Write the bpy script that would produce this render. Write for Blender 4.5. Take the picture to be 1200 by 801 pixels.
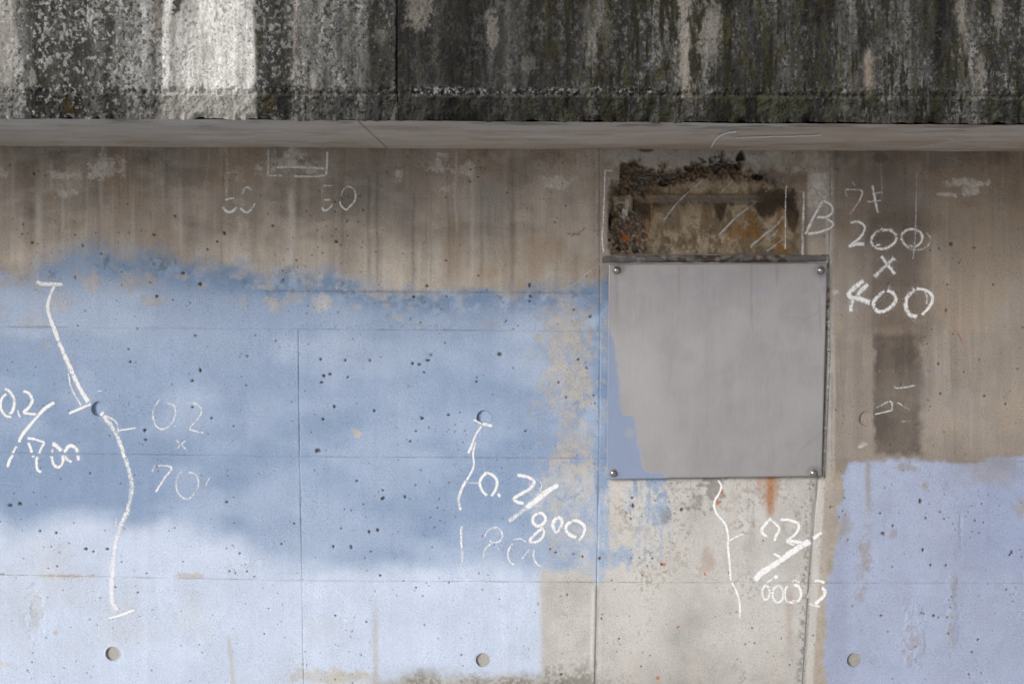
import bpy, math, random
import numpy as np
from mathutils import Matrix, Vector, Euler

for o in list(bpy.data.objects):
    bpy.data.objects.remove(o)
scene = bpy.context.scene
COL = scene.collection

# ------------------------------------------------------------------ camera
D, H, FPX = 2.6, 1.55, 1560.0            # distance to wall, eye height, focal length in photo pixels
PITCH, ROLL = math.atan(94.0 / FPX), math.radians(0.33)
cam_d = bpy.data.cameras.new('camera')
cam_d.sensor_width = 36.0
cam_d.lens = FPX * 36.0 / 1200.0
cam_d.clip_start, cam_d.clip_end = 0.05, 2000.0
cam = bpy.data.objects.new('camera', cam_d)
COL.objects.link(cam)
M = Matrix.Translation((0, -D, H)) @ Matrix.Rotation(math.pi / 2 - PITCH, 4, 'X') @ Matrix.Rotation(ROLL, 4, 'Z')
cam.matrix_world = M
scene.camera = cam

# ------------------------------------------------------------------ sky and sun (soft hazy light from the left)
SUN_EL, SUN_AZ = math.radians(21), math.radians(46)      # az: to the left of the wall's normal
world = bpy.data.worlds.new('World')
scene.world = world
world.use_nodes = True
wn = world.node_tree
wn.nodes.clear()
sky = wn.nodes.new('ShaderNodeTexSky')
sky.sky_type = 'NISHITA'
sky.sun_disc = False
sky.sun_elevation = SUN_EL
sky.sun_rotation = math.pi + SUN_AZ
sky.air_density, sky.dust_density, sky.ozone_density = 1.0, 4.0, 1.0
hs = wn.nodes.new('ShaderNodeHueSaturation')
hs.inputs['Saturation'].default_value = 0.15
bg = wn.nodes.new('ShaderNodeBackground')
bg.inputs['Strength'].default_value = 0.15
wo = wn.nodes.new('ShaderNodeOutputWorld')
wn.links.new(sky.outputs[0], hs.inputs['Color'])
wn.links.new(hs.outputs[0], bg.inputs['Color'])
wn.links.new(bg.outputs[0], wo.inputs['Surface'])

sun_d = bpy.data.lights.new('sun', 'SUN')
sun_d.energy = 1.35
sun_d.angle = math.radians(20)
sun_d.color = (1.0, 0.98, 0.955)
sun = bpy.data.objects.new('sun', sun_d)
COL.objects.link(sun)
_dir = Vector((math.sin(SUN_AZ) * math.cos(SUN_EL), math.cos(SUN_AZ) * math.cos(SUN_EL), -math.sin(SUN_EL)))
sun.rotation_euler = _dir.to_track_quat('-Z', 'Y').to_euler()
sun.location = (-4, -4, 5)

scene.view_settings.view_transform = 'Standard'
scene.view_settings.look = 'None'
scene.view_settings.gamma = 1.0
scene.view_settings.use_curve_mapping = False
scene.view_settings.exposure = 0.0

# ------------------------------------------------------------------ measuring: photo pixels <-> the wall
MR = np.array(M.to_3x3())
CP = np.array(M.translation)

def ray(u, v):
    d = MR @ np.array([(u - 600.0) / FPX, -(v - 400.5) / FPX, -1.0])
    return d
def on_y(u, v, y=0.0):
    d = ray(u, v); t = (y - CP[1]) / d[1]
    return CP + d * t
def on_z(u, v, z):
    d = ray(u, v); t = (z - CP[2]) / d[2]
    return CP + d * t
def proj(P):
    q = (P - CP) @ MR
    return (600.0 + FPX * q[..., 0] / -q[..., 2]).astype(np.float32), (400.5 - FPX * q[..., 1] / -q[..., 2]).astype(np.float32)

# ------------------------------------------------------------------ noise
_tabs = {}
def _tab(seed):
    if seed not in _tabs:
        _tabs[seed] = np.random.RandomState(seed + 11).rand(256, 256).astype(np.float32)
    return _tabs[seed]
def vn(x, y, seed=0):
    t = _tab(seed)
    xi = np.floor(x); yi = np.floor(y)
    fx = (x - xi).astype(np.float32); fy = (y - yi).astype(np.float32)
    xi = xi.astype(np.int32) & 255; yi = yi.astype(np.int32) & 255
    x1 = (xi + 1) & 255; y1 = (yi + 1) & 255
    fx = fx * fx * (3 - 2 * fx); fy = fy * fy * (3 - 2 * fy)
    a = t[yi, xi]; b = t[yi, x1]; c = t[y1, xi]; d = t[y1, x1]
    a = a + (b - a) * fx
    c = c + (d - c) * fx
    return a + (c - a) * fy
def fbm(x, y, oct=4, seed=0, gain=0.55):
    s = 0; a = 1; tot = 0
    for k in range(oct):
        s = s + a * vn(x * 2.03 ** k + 17.3 * k, y * 2.03 ** k + 9.1 * k, seed + k)
        tot += a; a *= gain
    return s / tot
def cells(x, y, seed=0):
    """distance to the nearest scattered point and that point's random value"""
    t1, t2, t3 = _tab(seed), _tab(seed + 1), _tab(seed + 2)
    xi = np.floor(x).astype(np.int32); yi = np.floor(y).astype(np.int32)
    best = np.full(x.shape, 9.0, np.float32); val = np.zeros(x.shape, np.float32)
    for dy in (-1, 0, 1):
        for dx in (-1, 0, 1):
            cx = xi + dx; cy = yi + dy
            px = cx + t1[cy & 255, cx & 255]; py = cy + t2[cy & 255, cx & 255]
            d = np.hypot(x - px, y - py)
            m = d < best
            best = np.where(m, d, best); val = np.where(m, t3[cy & 255, cx & 255], val)
    return best.astype(np.float32), val
def S(a, b, x):
    t = np.clip((x - a) / (b - a), 0, 1)
    return t * t * (3 - 2 * t)
def mix(a, b, m):
    return a + (b - a) * m[..., None]
def c3(*c):
    return np.array(c, np.float32)
def blot(u, v, cu, cv, ru, rv, nz=None, edge=0.25, amp=0.9):
    if u.min() > cu + 2.2 * ru or u.max() < cu - 2.2 * ru or v.min() > cv + 2.2 * rv or v.max() < cv - 2.2 * rv:
        return np.zeros(u.shape, np.float32)
    d = np.hypot((u - cu) / ru, (v - cv) / rv)
    if nz is not None:
        d = d + (nz - 0.5) * 2 * amp
    return 1 - S(1 - edge, 1 + edge, d)
def streak(u, v, cu, v0, v1, w, wob=0, soft=14):
    if u.min() > cu + 5 * w + 6 or u.max() < cu - 5 * w - 6:
        return np.zeros(u.shape, np.float32)
    return np.exp(-((u - cu + wob) / w) ** 2) * S(v0 - soft * .5, v0 + soft * .5, v) * (1 - S(v1 - soft, v1 + soft, v))

# ------------------------------------------------------------------ meshes
def link(o, parent=None):
    COL.objects.link(o)
    if parent is not None:
        o.parent = parent
    return o
def grid_obj(name, P, col, mat, parent=None, extra=None):
    nv, nu = P.shape[:2]
    me = bpy.data.meshes.new(name)
    n = nv * nu
    idx = np.arange(n, dtype=np.int32).reshape(nv, nu)
    q = np.stack([idx[:-1, :-1], idx[:-1, 1:], idx[1:, 1:], idx[1:, :-1]], -1).reshape(-1, 4)
    nf = len(q)
    me.vertices.add(n)
    me.vertices.foreach_set('co', np.ascontiguousarray(P, np.float32).ravel())
    me.loops.add(nf * 4)
    me.loops.foreach_set('vertex_index', q.ravel())
    me.polygons.add(nf)
    me.polygons.foreach_set('loop_start', np.arange(0, nf * 4, 4, dtype=np.int32))
    me.polygons.foreach_set('loop_total', np.full(nf, 4, np.int32))
    me.update(calc_edges=True)
    me.polygons.foreach_set('use_smooth', np.ones(nf, bool))
    add_col(me, col.reshape(-1, 3))
    for k, a in (extra or {}).items():
        at = me.attributes.new(k, 'FLOAT', 'POINT')
        at.data.foreach_set('value', np.ascontiguousarray(a, np.float32).ravel())
    me.materials.append(mat)
    return link(bpy.data.objects.new(name, me), parent)
def add_col(me, col):
    at = me.attributes.new('col', 'FLOAT_COLOR', 'POINT')
    c = np.ones((len(col), 4), np.float32)
    c[:, :3] = np.clip(col, 0.004, 0.95)
    at.data.foreach_set('color', c.ravel())
def py_obj(name, verts, faces, mat, parent=None, smooth=True, col=None):
    me = bpy.data.meshes.new(name)
    me.from_pydata([tuple(map(float, p)) for p in verts], [], faces)
    me.update()
    if smooth:
        me.polygons.foreach_set('use_smooth', np.ones(len(me.polygons), bool))
    if col is not None:
        add_col(me, np.asarray(col, np.float32))
    me.materials.append(mat)
    return link(bpy.data.objects.new(name, me), parent)
def empty(name, loc):
    o = bpy.data.objects.new(name, None)
    o.empty_display_size = 0.1
    o.location = loc
    return link(o)
def tag(o, label=None, cat=None, kind=None, group=None):
    if label: o['label'] = label
    if cat: o['category'] = cat
    if kind: o['kind'] = kind
    if group: o['group'] = group
    return o

# ------------------------------------------------------------------ materials
class NT:
    def __init__(s, name):
        s.m = bpy.data.materials.new(name); s.m.use_nodes = True
        s.t = s.m.node_tree; s.t.nodes.clear()
        s.out = s.n('ShaderNodeOutputMaterial'); s.b = s.n('ShaderNodeBsdfPrincipled')
        s.l(s.b.outputs[0], s.out.inputs['Surface'])
        s.tc = s.n('ShaderNodeTexCoord')
    def n(s, t, **k):
        x = s.t.nodes.new(t)
        for a, b in k.items(): setattr(x, a, b)
        return x
    def l(s, a, b): s.t.links.new(a, b)
    def noise(s, scale, detail=3, rough=0.6, vec=None):
        x = s.n('ShaderNodeTexNoise')
        x.inputs['Scale'].default_value = scale; x.inputs['Detail'].default_value = detail; x.inputs['Roughness'].default_value = rough
        s.l(vec if vec is not None else s.tc.outputs['Object'], x.inputs['Vector'])
        return x.outputs['Fac']
    def rng(s, v, a, b, c, d):
        x = s.n('ShaderNodeMapRange')
        s.l(v, x.inputs['Value'])
        for k, w in zip(('From Min', 'From Max', 'To Min', 'To Max'), (a, b, c, d)): x.inputs[k].default_value = w
        return x.outputs['Result']
    def math(s, op, a, b):
        x = s.n('ShaderNodeMath', operation=op)
        for i, w in enumerate((a, b)):
            if isinstance(w, (int, float)): x.inputs[i].default_value = w
            else: s.l(w, x.inputs[i])
        return x.outputs[0]
    def scale_col(s, c, f):
        x = s.n('ShaderNodeVectorMath', operation='SCALE')
        s.l(c, x.inputs[0]); s.l(f, x.inputs['Scale'])
        return x.outputs[0]
    def attr(s, name):
        x = s.n('ShaderNodeAttribute'); x.attribute_name = name
        return x
    def bump(s, h, strength, dist):
        x = s.n('ShaderNodeBump')
        x.inputs['Strength'].default_value = strength; x.inputs['Distance'].default_value = dist
        s.l(h, x.inputs['Height']); s.l(x.outputs[0], s.b.inputs['Normal'])

def mat_mineral(name, grain=0.16, bump=0.5, bdist=0.0012, rough=0.9, fine=900.0, pores=0.55):
    t = NT(name)
    a = t.attr('col')
    g1 = t.rng(t.noise(fine, 2, 0.7), 0.25, 0.75, 1 - grain, 1 + grain)
    g2 = t.rng(t.noise(fine * 0.28, 4, 0.65), 0.25, 0.75, 1 - grain * 0.7, 1 + grain * 0.7)
    c = t.scale_col(t.scale_col(a.outputs['Color'], g1), g2)
    area = t.rng(t.noise(14.0, 3, 0.6), 0.35, 0.65, 0.25, 1.0)
    pore = t.math('MULTIPLY', t.rng(t.noise(430.0, 2, 0.55), 0.60, 0.66, 0.0, pores), area)
    c = t.scale_col(c, t.math('SUBTRACT', 1.0, pore))
    pale = t.math('MULTIPLY', t.rng(t.noise(560.0, 2, 0.5), 0.62, 0.70, 0.0, pores * 0.5), area)
    c = t.scale_col(c, t.math('ADD', 1.0, pale))
    t.l(c, t.b.inputs['Base Color'])
    t.b.inputs['Roughness'].default_value = rough
    t.b.inputs['Specular IOR Level'].default_value = 0.12
    h = t.math('ADD', t.noise(fine * 0.35, 5, 0.7), t.math('MULTIPLY', t.noise(fine * 0.06, 3, 0.6), 1.5))
    t.bump(h, bump, bdist)
    return t.m
MAT_WALL = mat_mineral('cast_concrete', 0.17, 0.55, 0.0012)
MAT_FASCIA = mat_mineral('weathered_mossy_concrete', 0.26, 0.6, 0.0014, 0.95, 1100.0, 0.8)
MAT_SOFFIT = mat_mineral('soffit_concrete', 0.10, 0.3, 0.001)
MAT_STONE = mat_mineral('aggregate', 0.2, 0.6, 0.001, 0.85)

def mat_chalk(name, colour):
    t = NT(name)
    a = t.attr('cov').outputs['Fac']
    n1 = t.noise(620.0, 3, 0.7)
    n2 = t.noise(150.0, 2, 0.5)
    s = t.math('ADD', t.math('MULTIPLY', n1, 3.0), t.math('MULTIPLY', n2, 1.2))
    s = t.math('ADD', s, a)                       # grain + pressure
    al = t.rng(s, 2.15, 2.45, 0.0, 1.0)
    al = t.math('MULTIPLY', al, t.rng(a, -0.1, 0.5, 0.42, 0.88))
    t.l(al, t.b.inputs['Alpha'])
    t.b.inputs['Base Color'].default_value = (*colour, 1)
    t.b.inputs['Roughness'].default_value = 0.95
    t.b.inputs['Specular IOR Level'].default_value = 0.1
    return t.m
MAT_CHALK = mat_chalk('white_chalk', (0.86, 0.86, 0.87))
MAT_CHALK_DIM = mat_chalk('smeared_chalk', (0.55, 0.54, 0.53))
MAT_CHALK_RED = mat_chalk('orange_crayon', (0.42, 0.15, 0.07))

def mat_plate():
    t = NT('dull_sheet_metal')
    a = t.attr('col'); p = t.attr('paint').outputs['Fac']
    mp = t.n('ShaderNodeMapping'); mp.inputs['Scale'].default_value = (1.0, 1.0, 0.05)
    t.l(t.tc.outputs['Object'], mp.inputs['Vector'])
    br = t.rng(t.noise(900.0, 3, 0.6, mp.outputs[0]), 0.3, 0.7, 0.94, 1.06)
    sp = t.rng(t.noise(1100.0, 2, 0.6), 0.3, 0.7, 0.975, 1.025)
    t.l(t.scale_col(t.scale_col(a.outputs['Color'], br), sp), t.b.inputs['Base Color'])
    t.l(t.rng(p, 0, 1, 0.6, 0.0), t.b.inputs['Metallic'])
    t.l(t.math('ADD', t.rng(p, 0, 1, 0.36, 0.7), t.math('MULTIPLY', t.noise(22.0, 4, 0.6), 0.22)), t.b.inputs['Roughness'])
    t.bump(t.noise(500.0, 3), 0.12, 0.0006)
    return t.m
MAT_PLATE = mat_plate()
def mat_simple(name, c, rough, metal=0.0, grain=0.1, scale=600, bump=0.2):
    t = NT(name)
    rgb = t.n('ShaderNodeRGB'); rgb.outputs[0].default_value = (*c, 1)
    f = t.rng(t.noise(scale, 4, 0.65), 0.25, 0.75, 1 - grain, 1 + grain)
    t.l(t.scale_col(rgb.outputs[0], f), t.b.inputs['Base Color'])
    t.b.inputs['Roughness'].default_value = rough; t.b.inputs['Metallic'].default_value = metal
    t.bump(t.noise(scale, 4), bump, 0.001)
    return t.m
MAT_BOLT = mat_simple('worn_steel', (0.42, 0.41, 0.40), 0.28, 1.0, 0.1, 900, 0.05)
MAT_WASHER = mat_simple('dirty_zinc', (0.22, 0.215, 0.21), 0.6, 0.6, 0.25, 900, 0.2)
MAT_GROUND = mat_simple('pale_worn_paving', (0.46, 0.445, 0.42), 0.95, 0, 0.25, 30, 0.6)
MAT_BACK = mat_simple('joint_dirt', (0.2, 0.19, 0.175), 0.95, 0, 0.3, 300, 0.4)

# ------------------------------------------------------------------ the wall's surface: colour and relief
BLUE = c3(0.225, 0.305, 0.45); PALE = c3(0.505, 0.575, 0.715); RBLUE = c3(0.31, 0.355, 0.485)
BROWN = c3(0.395, 0.352, 0.312); GREY = c3(0.445, 0.43, 0.412); DBROWN = c3(0.262, 0.227, 0.198)
TIES = [(115.5, 479), (567, 489), (1015, 490.5), (132, 765.5), (566, 773), (1001, 773)]
RT = 8.6

_r = random.Random(5)
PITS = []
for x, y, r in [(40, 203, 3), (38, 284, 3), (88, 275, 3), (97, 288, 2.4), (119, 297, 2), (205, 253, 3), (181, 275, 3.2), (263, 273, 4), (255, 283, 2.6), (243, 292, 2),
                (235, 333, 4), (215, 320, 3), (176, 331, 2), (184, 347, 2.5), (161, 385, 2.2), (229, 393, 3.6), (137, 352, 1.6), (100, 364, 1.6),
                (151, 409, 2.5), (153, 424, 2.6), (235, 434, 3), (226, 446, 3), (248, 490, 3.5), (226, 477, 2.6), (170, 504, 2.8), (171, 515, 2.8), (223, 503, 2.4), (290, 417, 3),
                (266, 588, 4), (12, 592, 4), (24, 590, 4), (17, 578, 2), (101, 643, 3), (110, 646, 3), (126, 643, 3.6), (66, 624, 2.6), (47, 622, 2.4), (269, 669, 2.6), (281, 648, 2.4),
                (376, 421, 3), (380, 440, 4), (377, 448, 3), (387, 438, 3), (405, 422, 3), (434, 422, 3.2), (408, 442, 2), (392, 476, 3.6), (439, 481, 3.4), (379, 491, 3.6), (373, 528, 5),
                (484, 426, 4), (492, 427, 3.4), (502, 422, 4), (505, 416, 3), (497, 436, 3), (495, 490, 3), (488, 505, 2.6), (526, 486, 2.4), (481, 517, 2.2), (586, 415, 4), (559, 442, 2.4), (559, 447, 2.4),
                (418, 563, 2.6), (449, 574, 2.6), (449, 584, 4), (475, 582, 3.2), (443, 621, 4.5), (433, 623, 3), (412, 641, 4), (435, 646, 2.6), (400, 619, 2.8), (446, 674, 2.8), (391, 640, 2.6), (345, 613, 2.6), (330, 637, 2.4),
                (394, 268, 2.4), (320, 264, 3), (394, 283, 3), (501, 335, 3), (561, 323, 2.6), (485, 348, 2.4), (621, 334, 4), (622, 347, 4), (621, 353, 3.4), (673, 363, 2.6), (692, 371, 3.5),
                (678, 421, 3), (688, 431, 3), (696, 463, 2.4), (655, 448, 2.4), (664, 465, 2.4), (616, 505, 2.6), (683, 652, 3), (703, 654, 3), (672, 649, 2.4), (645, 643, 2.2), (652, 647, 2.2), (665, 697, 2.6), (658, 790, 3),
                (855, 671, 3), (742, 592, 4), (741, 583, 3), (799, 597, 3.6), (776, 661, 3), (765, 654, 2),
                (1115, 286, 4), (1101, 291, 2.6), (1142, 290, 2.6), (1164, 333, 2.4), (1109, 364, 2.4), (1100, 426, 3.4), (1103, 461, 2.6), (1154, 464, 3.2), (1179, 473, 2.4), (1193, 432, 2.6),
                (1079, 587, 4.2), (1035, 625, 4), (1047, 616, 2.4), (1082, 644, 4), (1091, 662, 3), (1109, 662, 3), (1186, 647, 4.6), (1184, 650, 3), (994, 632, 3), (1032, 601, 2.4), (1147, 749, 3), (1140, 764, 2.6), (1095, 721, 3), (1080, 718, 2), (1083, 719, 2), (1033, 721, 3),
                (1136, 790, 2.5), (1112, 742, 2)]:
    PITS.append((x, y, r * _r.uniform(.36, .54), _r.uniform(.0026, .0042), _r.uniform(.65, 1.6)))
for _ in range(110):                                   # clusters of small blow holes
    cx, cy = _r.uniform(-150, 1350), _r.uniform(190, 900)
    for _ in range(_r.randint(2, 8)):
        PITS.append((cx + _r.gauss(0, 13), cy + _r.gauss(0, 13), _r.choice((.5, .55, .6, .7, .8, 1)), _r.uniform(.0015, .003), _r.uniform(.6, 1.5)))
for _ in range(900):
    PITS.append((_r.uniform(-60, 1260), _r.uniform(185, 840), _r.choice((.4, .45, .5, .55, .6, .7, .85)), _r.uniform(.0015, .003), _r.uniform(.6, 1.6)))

W_STREAKS = [(340, 225, 318, 3.2, .75), (343, 240, 300, 2.2, .5), (534, 178, 264, 1.6, .6), (553, 195, 338, 3.4, .42), (512, 285, 340, 6, .4), (492, 285, 320, 1.2, .5), (450, 300, 342, 1.8, .6), (350, 300, 330, 1.4, .5),
             (45, 225, 331, 4.2, .5), (74, 225, 314, 2.2, .45), (16, 180, 260, 2, .3), (104, 215, 300, 3, .25), (119, 205, 250, 2.4, .35), (132, 215, 300, 1.6, .25), (154, 215, 290, 3, .28), (191, 205, 250, 1.6, .28), (211, 210, 292, 1.6, .45),
             (60, 190, 222, 1.2, .5), (241, 190, 250, 1.2, .3), (275, 275, 318, 3.5, .5), (285, 300, 318, 6, .35), (325, 275, 322, 2, .3), (374, 270, 322, 1.4, .35), (590, 190, 330, 5, .14), (610, 250, 330, 4, .18), (1033, 180, 228, 1, .4), (1087, 178, 210, 1.5, .3), (976, 175, 560, 2.2, .30), (1017, 180, 380, 5, .12), (999, 300, 535, 5, .16)]
D_STREAKS = [(403, 235, 330, 4.5, .35), (432, 205, 335, 2.5, .42), (442, 205, 335, 1.8, .45), (484, 225, 332, 1.8, .45), (391, 200, 330, 2, .28), (505, 225, 345, 1, .4), (525, 190, 335, 1.4, .35), (564, 190, 330, 1.6, .35), (533, 225, 260, 3, .3), (350, 205, 262, 3.5, .35),
             (600, 230, 335, 2, .3), (262, 185, 225, 1.2, .5), (425, 190, 240, 4, .2), (470, 190, 230, 5, .2), (10, 250, 300, 4, .2), (265, 225, 300, 14, .16)]
WHITE_BLOTS = [(128, 197, 18, 11), (112, 200, 10, 7), (78, 228, 11, 6), (120, 188, 5, 12), (70, 205, 14, 4), (90, 204, 6, 6), (3, 204, 10, 5), (330, 190, 22, 8), (345, 183, 12, 8), (357, 195, 14, 7), (303, 197, 6, 6), (513, 192, 12, 8), (545, 197, 12, 7), (519, 183, 8, 6), (467, 205, 4, 7), (652, 214, 14, 9),
               (1135, 214, 22, 5), (1138, 222, 12, 7), (1110, 228, 14, 2), (735, 195, 7, 15), (948, 226, 16, 12), (962, 215, 14, 12), (280, 206, 6, 9), (266, 205, 2, 22), (285, 262, 9, 7), (288, 305, 9, 10), (980, 342, 4, 3), (1010, 521, 6, 4), (522, 222, 5, 3), (280, 235, 6, 7)]
CRACK = None

def wall_fields(u, v):
    """albedo, relief (metres towards the viewer), paint cover; u, v in photo pixels on the wall plane"""
    z = np.zeros(u.shape, np.float32)
    n_big = fbm(u / 170, v / 170, 4, 1)
    n_mid = fbm(u / 38, v / 38, 4, 7)
    n_fin = fbm(u / 9, v / 9, 4, 13)
    n_dot = fbm(u / 3.2, v / 3.2, 2, 19)
    n_ver = fbm(u / 13, v / 260, 4, 23)
    n_ver2 = fbm(u / 5, v / 170, 3, 29)
    # --- bare concrete
    col = np.broadcast_to(BROWN, u.shape + (3,)).copy()
    rightcol = S(966, 972, u)
    col = mix(col, DBROWN, rightcol)  # brown concrete, darkened further to stand in for weaker light here
    low = S(525, 575, v + (n_mid - .5) * 30) * (1 - S(955, 972, u + (v - 640) * .06))
    col = mix(col, GREY, low)
    col = mix(col, GREY * .98, S(330, 300, u) * 0)
    fade = S(235, 330, v) * (1 - rightcol)                     # less grime further down from the ledge
    col = mix(col, c3(.42, .376, .332), fade * (1 - low) * .8)
    col *= (0.72 + 0.56 * n_big)[..., None]
    col *= (0.78 + 0.44 * n_mid)[..., None]
    col = mix(col, col * .66, S(.50, .68, fbm(u / 75, v / 34, 4, 45)) * (1 - S(250, 320, v)) * .75)
    col *= (0.90 + 0.20 * n_fin)[..., None]
    vs = (1 - S(330, 420, v)) * (1 - rightcol) + rightcol * .8 * (1 - S(500, 560, v))
    col *= (1 + vs * ((n_ver - .5) * .42 + (n_ver2 - .5) * .22))[..., None]
    col = mix(col, c3(.34, .262, .19), S(.45, .7, fbm(u / 48, v / 60, 4, 41)) * .55 * (1 - low))     # warm tint
    col = mix(col, c3(.29, .28, .275), S(.55, .8, fbm(u / 70, v / 60, 3, 43)) * .45 * (1 - low))
    wob = (n_mid - .5) * 5 + (n_fin - .5) * 2
    brk = .45 + .75 * n_fin
    for cu, a, b, w, s in D_STREAKS:
        col = mix(col, col * .62, streak(u, v, cu, a, b, w, wob) * s * 1.5 * brk)
    for cu, a, b, w, s in W_STREAKS:
        col = mix(col, c3(.50, .47, .44), np.clip(streak(u, v, cu, a, b, w, wob) * s * brk * 1.5, 0, .9))
    runs = S(.56, .70, fbm(u / 4.5, v / 120, 3, 31)) * S(.40, .60, fbm(u / 30, v / 50, 3, 35)) * vs * (1 - S(300, 350, v) * (1 - rightcol))
    col = mix(col, c3(.47, .435, .40), runs * .26 * brk)
    runs = S(.58, .70, fbm(u / 4, v / 90, 3, 37)) * S(.42, .62, fbm(u / 34, v / 44, 3, 39)) * vs
    col = mix(col, col * .70, runs * .38)
    wn_ = fbm(u / 7, v / 7, 3, 47)
    wn3 = fbm(u / 8, v / 8, 5, 49, .75)
    for cu, cv, ru, rv in WHITE_BLOTS:
        col = mix(col, c3(.62, .60, .585), blot(u, v, cu, cv, ru * .95, rv, wn3, .25, 1.7) * np.clip(.1 + n_dot * 1.0, 0, 1) * (.4 if 260 < cu < 295 else .9))
    # upper grime in the angle under the ledge
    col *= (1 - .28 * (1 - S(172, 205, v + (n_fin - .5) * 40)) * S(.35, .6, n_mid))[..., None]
    # --- right-hand bay
    m = S(1022, 1028, u + (n_fin - .5) * 9 + (n_ver2 - .5) * 5) * (1 - S(1072, 1086, u + (n_fin - .5) * 9 + (n_mid - .5) * 12)) * S(384, 398, v + (n_mid - .5) * 14) * (1 - S(528, 537, v + (n_fin - .5) * 8))
    col = mix(col, c3(.088, .075, .064), m * np.clip(.30 + .95 * n_mid * (.6 + .8 * n_ver), 0, .95))
    col = mix(col, c3(.40, .38, .35), m * S(.86, .92, n_dot) * .4)
    m = S(995, 1030, u + (n_mid - .5) * 40) * (1 - S(1065, 1105, u + (n_mid - .5) * 50)) * S(215, 260, v) * (1 - S(380, 400, v))
    col = mix(col, c3(.12, .097, .082), m * (.4 + .6 * n_mid))
    m = S(1070, 1160, u) * S(235, 300, v) * (1 - S(525, 540, v))
    col = mix(col, c3(.285, .245, .21), m * .45)
    m = S(985, 988, u) * (1 - S(1020, 1023, u)) * S(270, 300, v) * (1 - S(533, 539, v))
    col = mix(col, c3(.26, .225, .195), m * .4)
    m = streak(u, v, 1004, 400, 530, 7, wob); col = mix(col, c3(.17, .15, .135), m * .5)
    m = S(967, 969, u) * (1 - S(973, 975, u)) * S(178, 182, v) * (1 - S(560, 566, v)); col = mix(col, c3(.42, .41, .39), m * .8 * brk)
    m = blot(u, v, 1031, 184, 9, 7, n_fin, .25, .3); col = mix(col, c3(.12, .10, .09), m * .75)
    m = blot(u, v, 1040, 215, 60, 35, n_mid, .5, .6); col = mix(col, c3(.17, .145, .125), m * .5)
    # --- bay below the cover plate: streaks, rust, lichen
    pl = S(704, 712, u) * (1 - S(948, 958, u)) * S(556, 564, v)
    col = mix(col, c3(.53, .515, .495), pl * S(.38, .62, n_big) * .55)
    col = mix(col, c3(.22, .205, .19), pl * (S(.50, .80, fbm(u / 16, v / 34, 5, 53, .7)) * .5) * (1 - S(600, 690, v)))
    col = mix(col, c3(.20, .19, .165), pl * S(.55, .70, n_dot) * S(.45, .7, n_mid) * .5)
    col = mix(col, c3(.44, .39, .35), pl * S(.5, .75, fbm(u / 22, v / 60, 3, 57)) * .3)
    rust = streak(u, v, 904, 540, 588, 8, wob * 1.2, 18) * .9 + streak(u, v, 902, 580, 606, 4, wob * .5) * .6 + streak(u, v, 890, 560, 572, 3, wob) * .6
    col = mix(col, c3(.33, .135, .042), np.clip(rust * 1.15, 0, 1) * (.5 + .75 * n_fin))
    col = mix(col, c3(.26, .15, .10), streak(u, v, 925, 690, 760, 5, wob) * .3)
    for a, b, r in ((846, 576, 2.4), (841, 589, 2.2), (844, 587, 1.4), (778, 661, 2), (794, 735, 1.6), (771, 794, 2), (826, 672, 1.5)):
        col = mix(col, c3(.45, .14, .045), blot(u, v, a, b, r, r, n_dot, .3, .4) * .9)
    m = blot(u, v, 836, 575, 10, 18, wn_, .4, 1.6) + blot(u, v, 820, 590, 8, 12, wn_, .4, 1.7) + blot(u, v, 778, 604, 6, 9, wn_, .4, 1.2)
    col = mix(col, c3(.15, .14, .115), np.clip(m, 0, 1) * .6)
    m = blot(u, v, 828, 660, 7, 12, wn_, .5, 1.3); col = mix(col, c3(.33, .22, .18), m * .4)
    # strips beside the two upright joints
    e = u - np.interp(v, [540, 683, 800, 830], [701, 699.5, 697, 696.4]).astype(np.float32)
    m = np.exp(-((e + 4.5) / 1.8) ** 2) * S(684, 690, v); col = mix(col, c3(.60, .59, .57), m * .85 * brk)
    m = np.exp(-((e - 5) / 2.5) ** 2) * S(684, 690, v); col = mix(col, c3(.54, .52, .50), m * .45)
    m = np.exp(-((e) / 1.7) ** 2) * S(684, 690, v); col = mix(col, c3(.25, .25, .25), m * .85)
    e = u - np.interp(v, [540, 600, 683, 800, 830], [957, 952.5, 948, 941, 939]).astype(np.float32)
    below = S(560, 566, v)
    m = np.exp(-(e / 2.0) ** 2) * below; col = mix(col, c3(.20, .195, .19), m * .8 * (.35 + .65 * S(.35, .6, n_mid)))
    m = S(2, 4, e) * (1 - S(10, 13, e + (n_fin - .5) * 4)) * below; col = mix(col, c3(.47, .455, .43), m * .8)
    m = S(-12, -4, e) * (1 - S(-3, -1, e)) * below * S(.45, .62, n_dot * .6 + n_fin * .4); col = mix(col, c3(.17, .15, .125), m * .65)
    m = S(11, 14, e) * (1 - S(30, 36, e)) * below; col = mix(col, c3(.35, .31, .27) * (.75 + .5 * n_fin)[..., None], m * .7)
    # --- blue spray paint, left
    top = np.interp(u, [-900, -200, 0, 30, 60, 110, 160, 200, 250, 300, 350, 400, 440, 500, 560, 620, 700, 720],
                    [305, 308, 318, 318, 302, 292, 296, 300, 309, 318, 321, 324, 334, 343, 341, 339, 331, 325]).astype(np.float32)
    nb = fbm(u / 24, v / 20, 4, 61)
    dt = v - top + (nb - .5) * 30 + (n_fin - .5) * 14
    soft = np.interp(u, [0, 120, 440, 520, 600, 700], [16, 20, 18, 8, 12, 16]).astype(np.float32)
    mb = S(-1, 1, dt / soft)
    # flaked spots along the upper edge
    fl = (1 - S(28, 56, v - top)) * S(0, 6, dt)
    mb = mb * (1 - fl * S(.60, .72, fbm(u / 15, v / 12, 4, 67, .65)) * .45)
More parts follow.
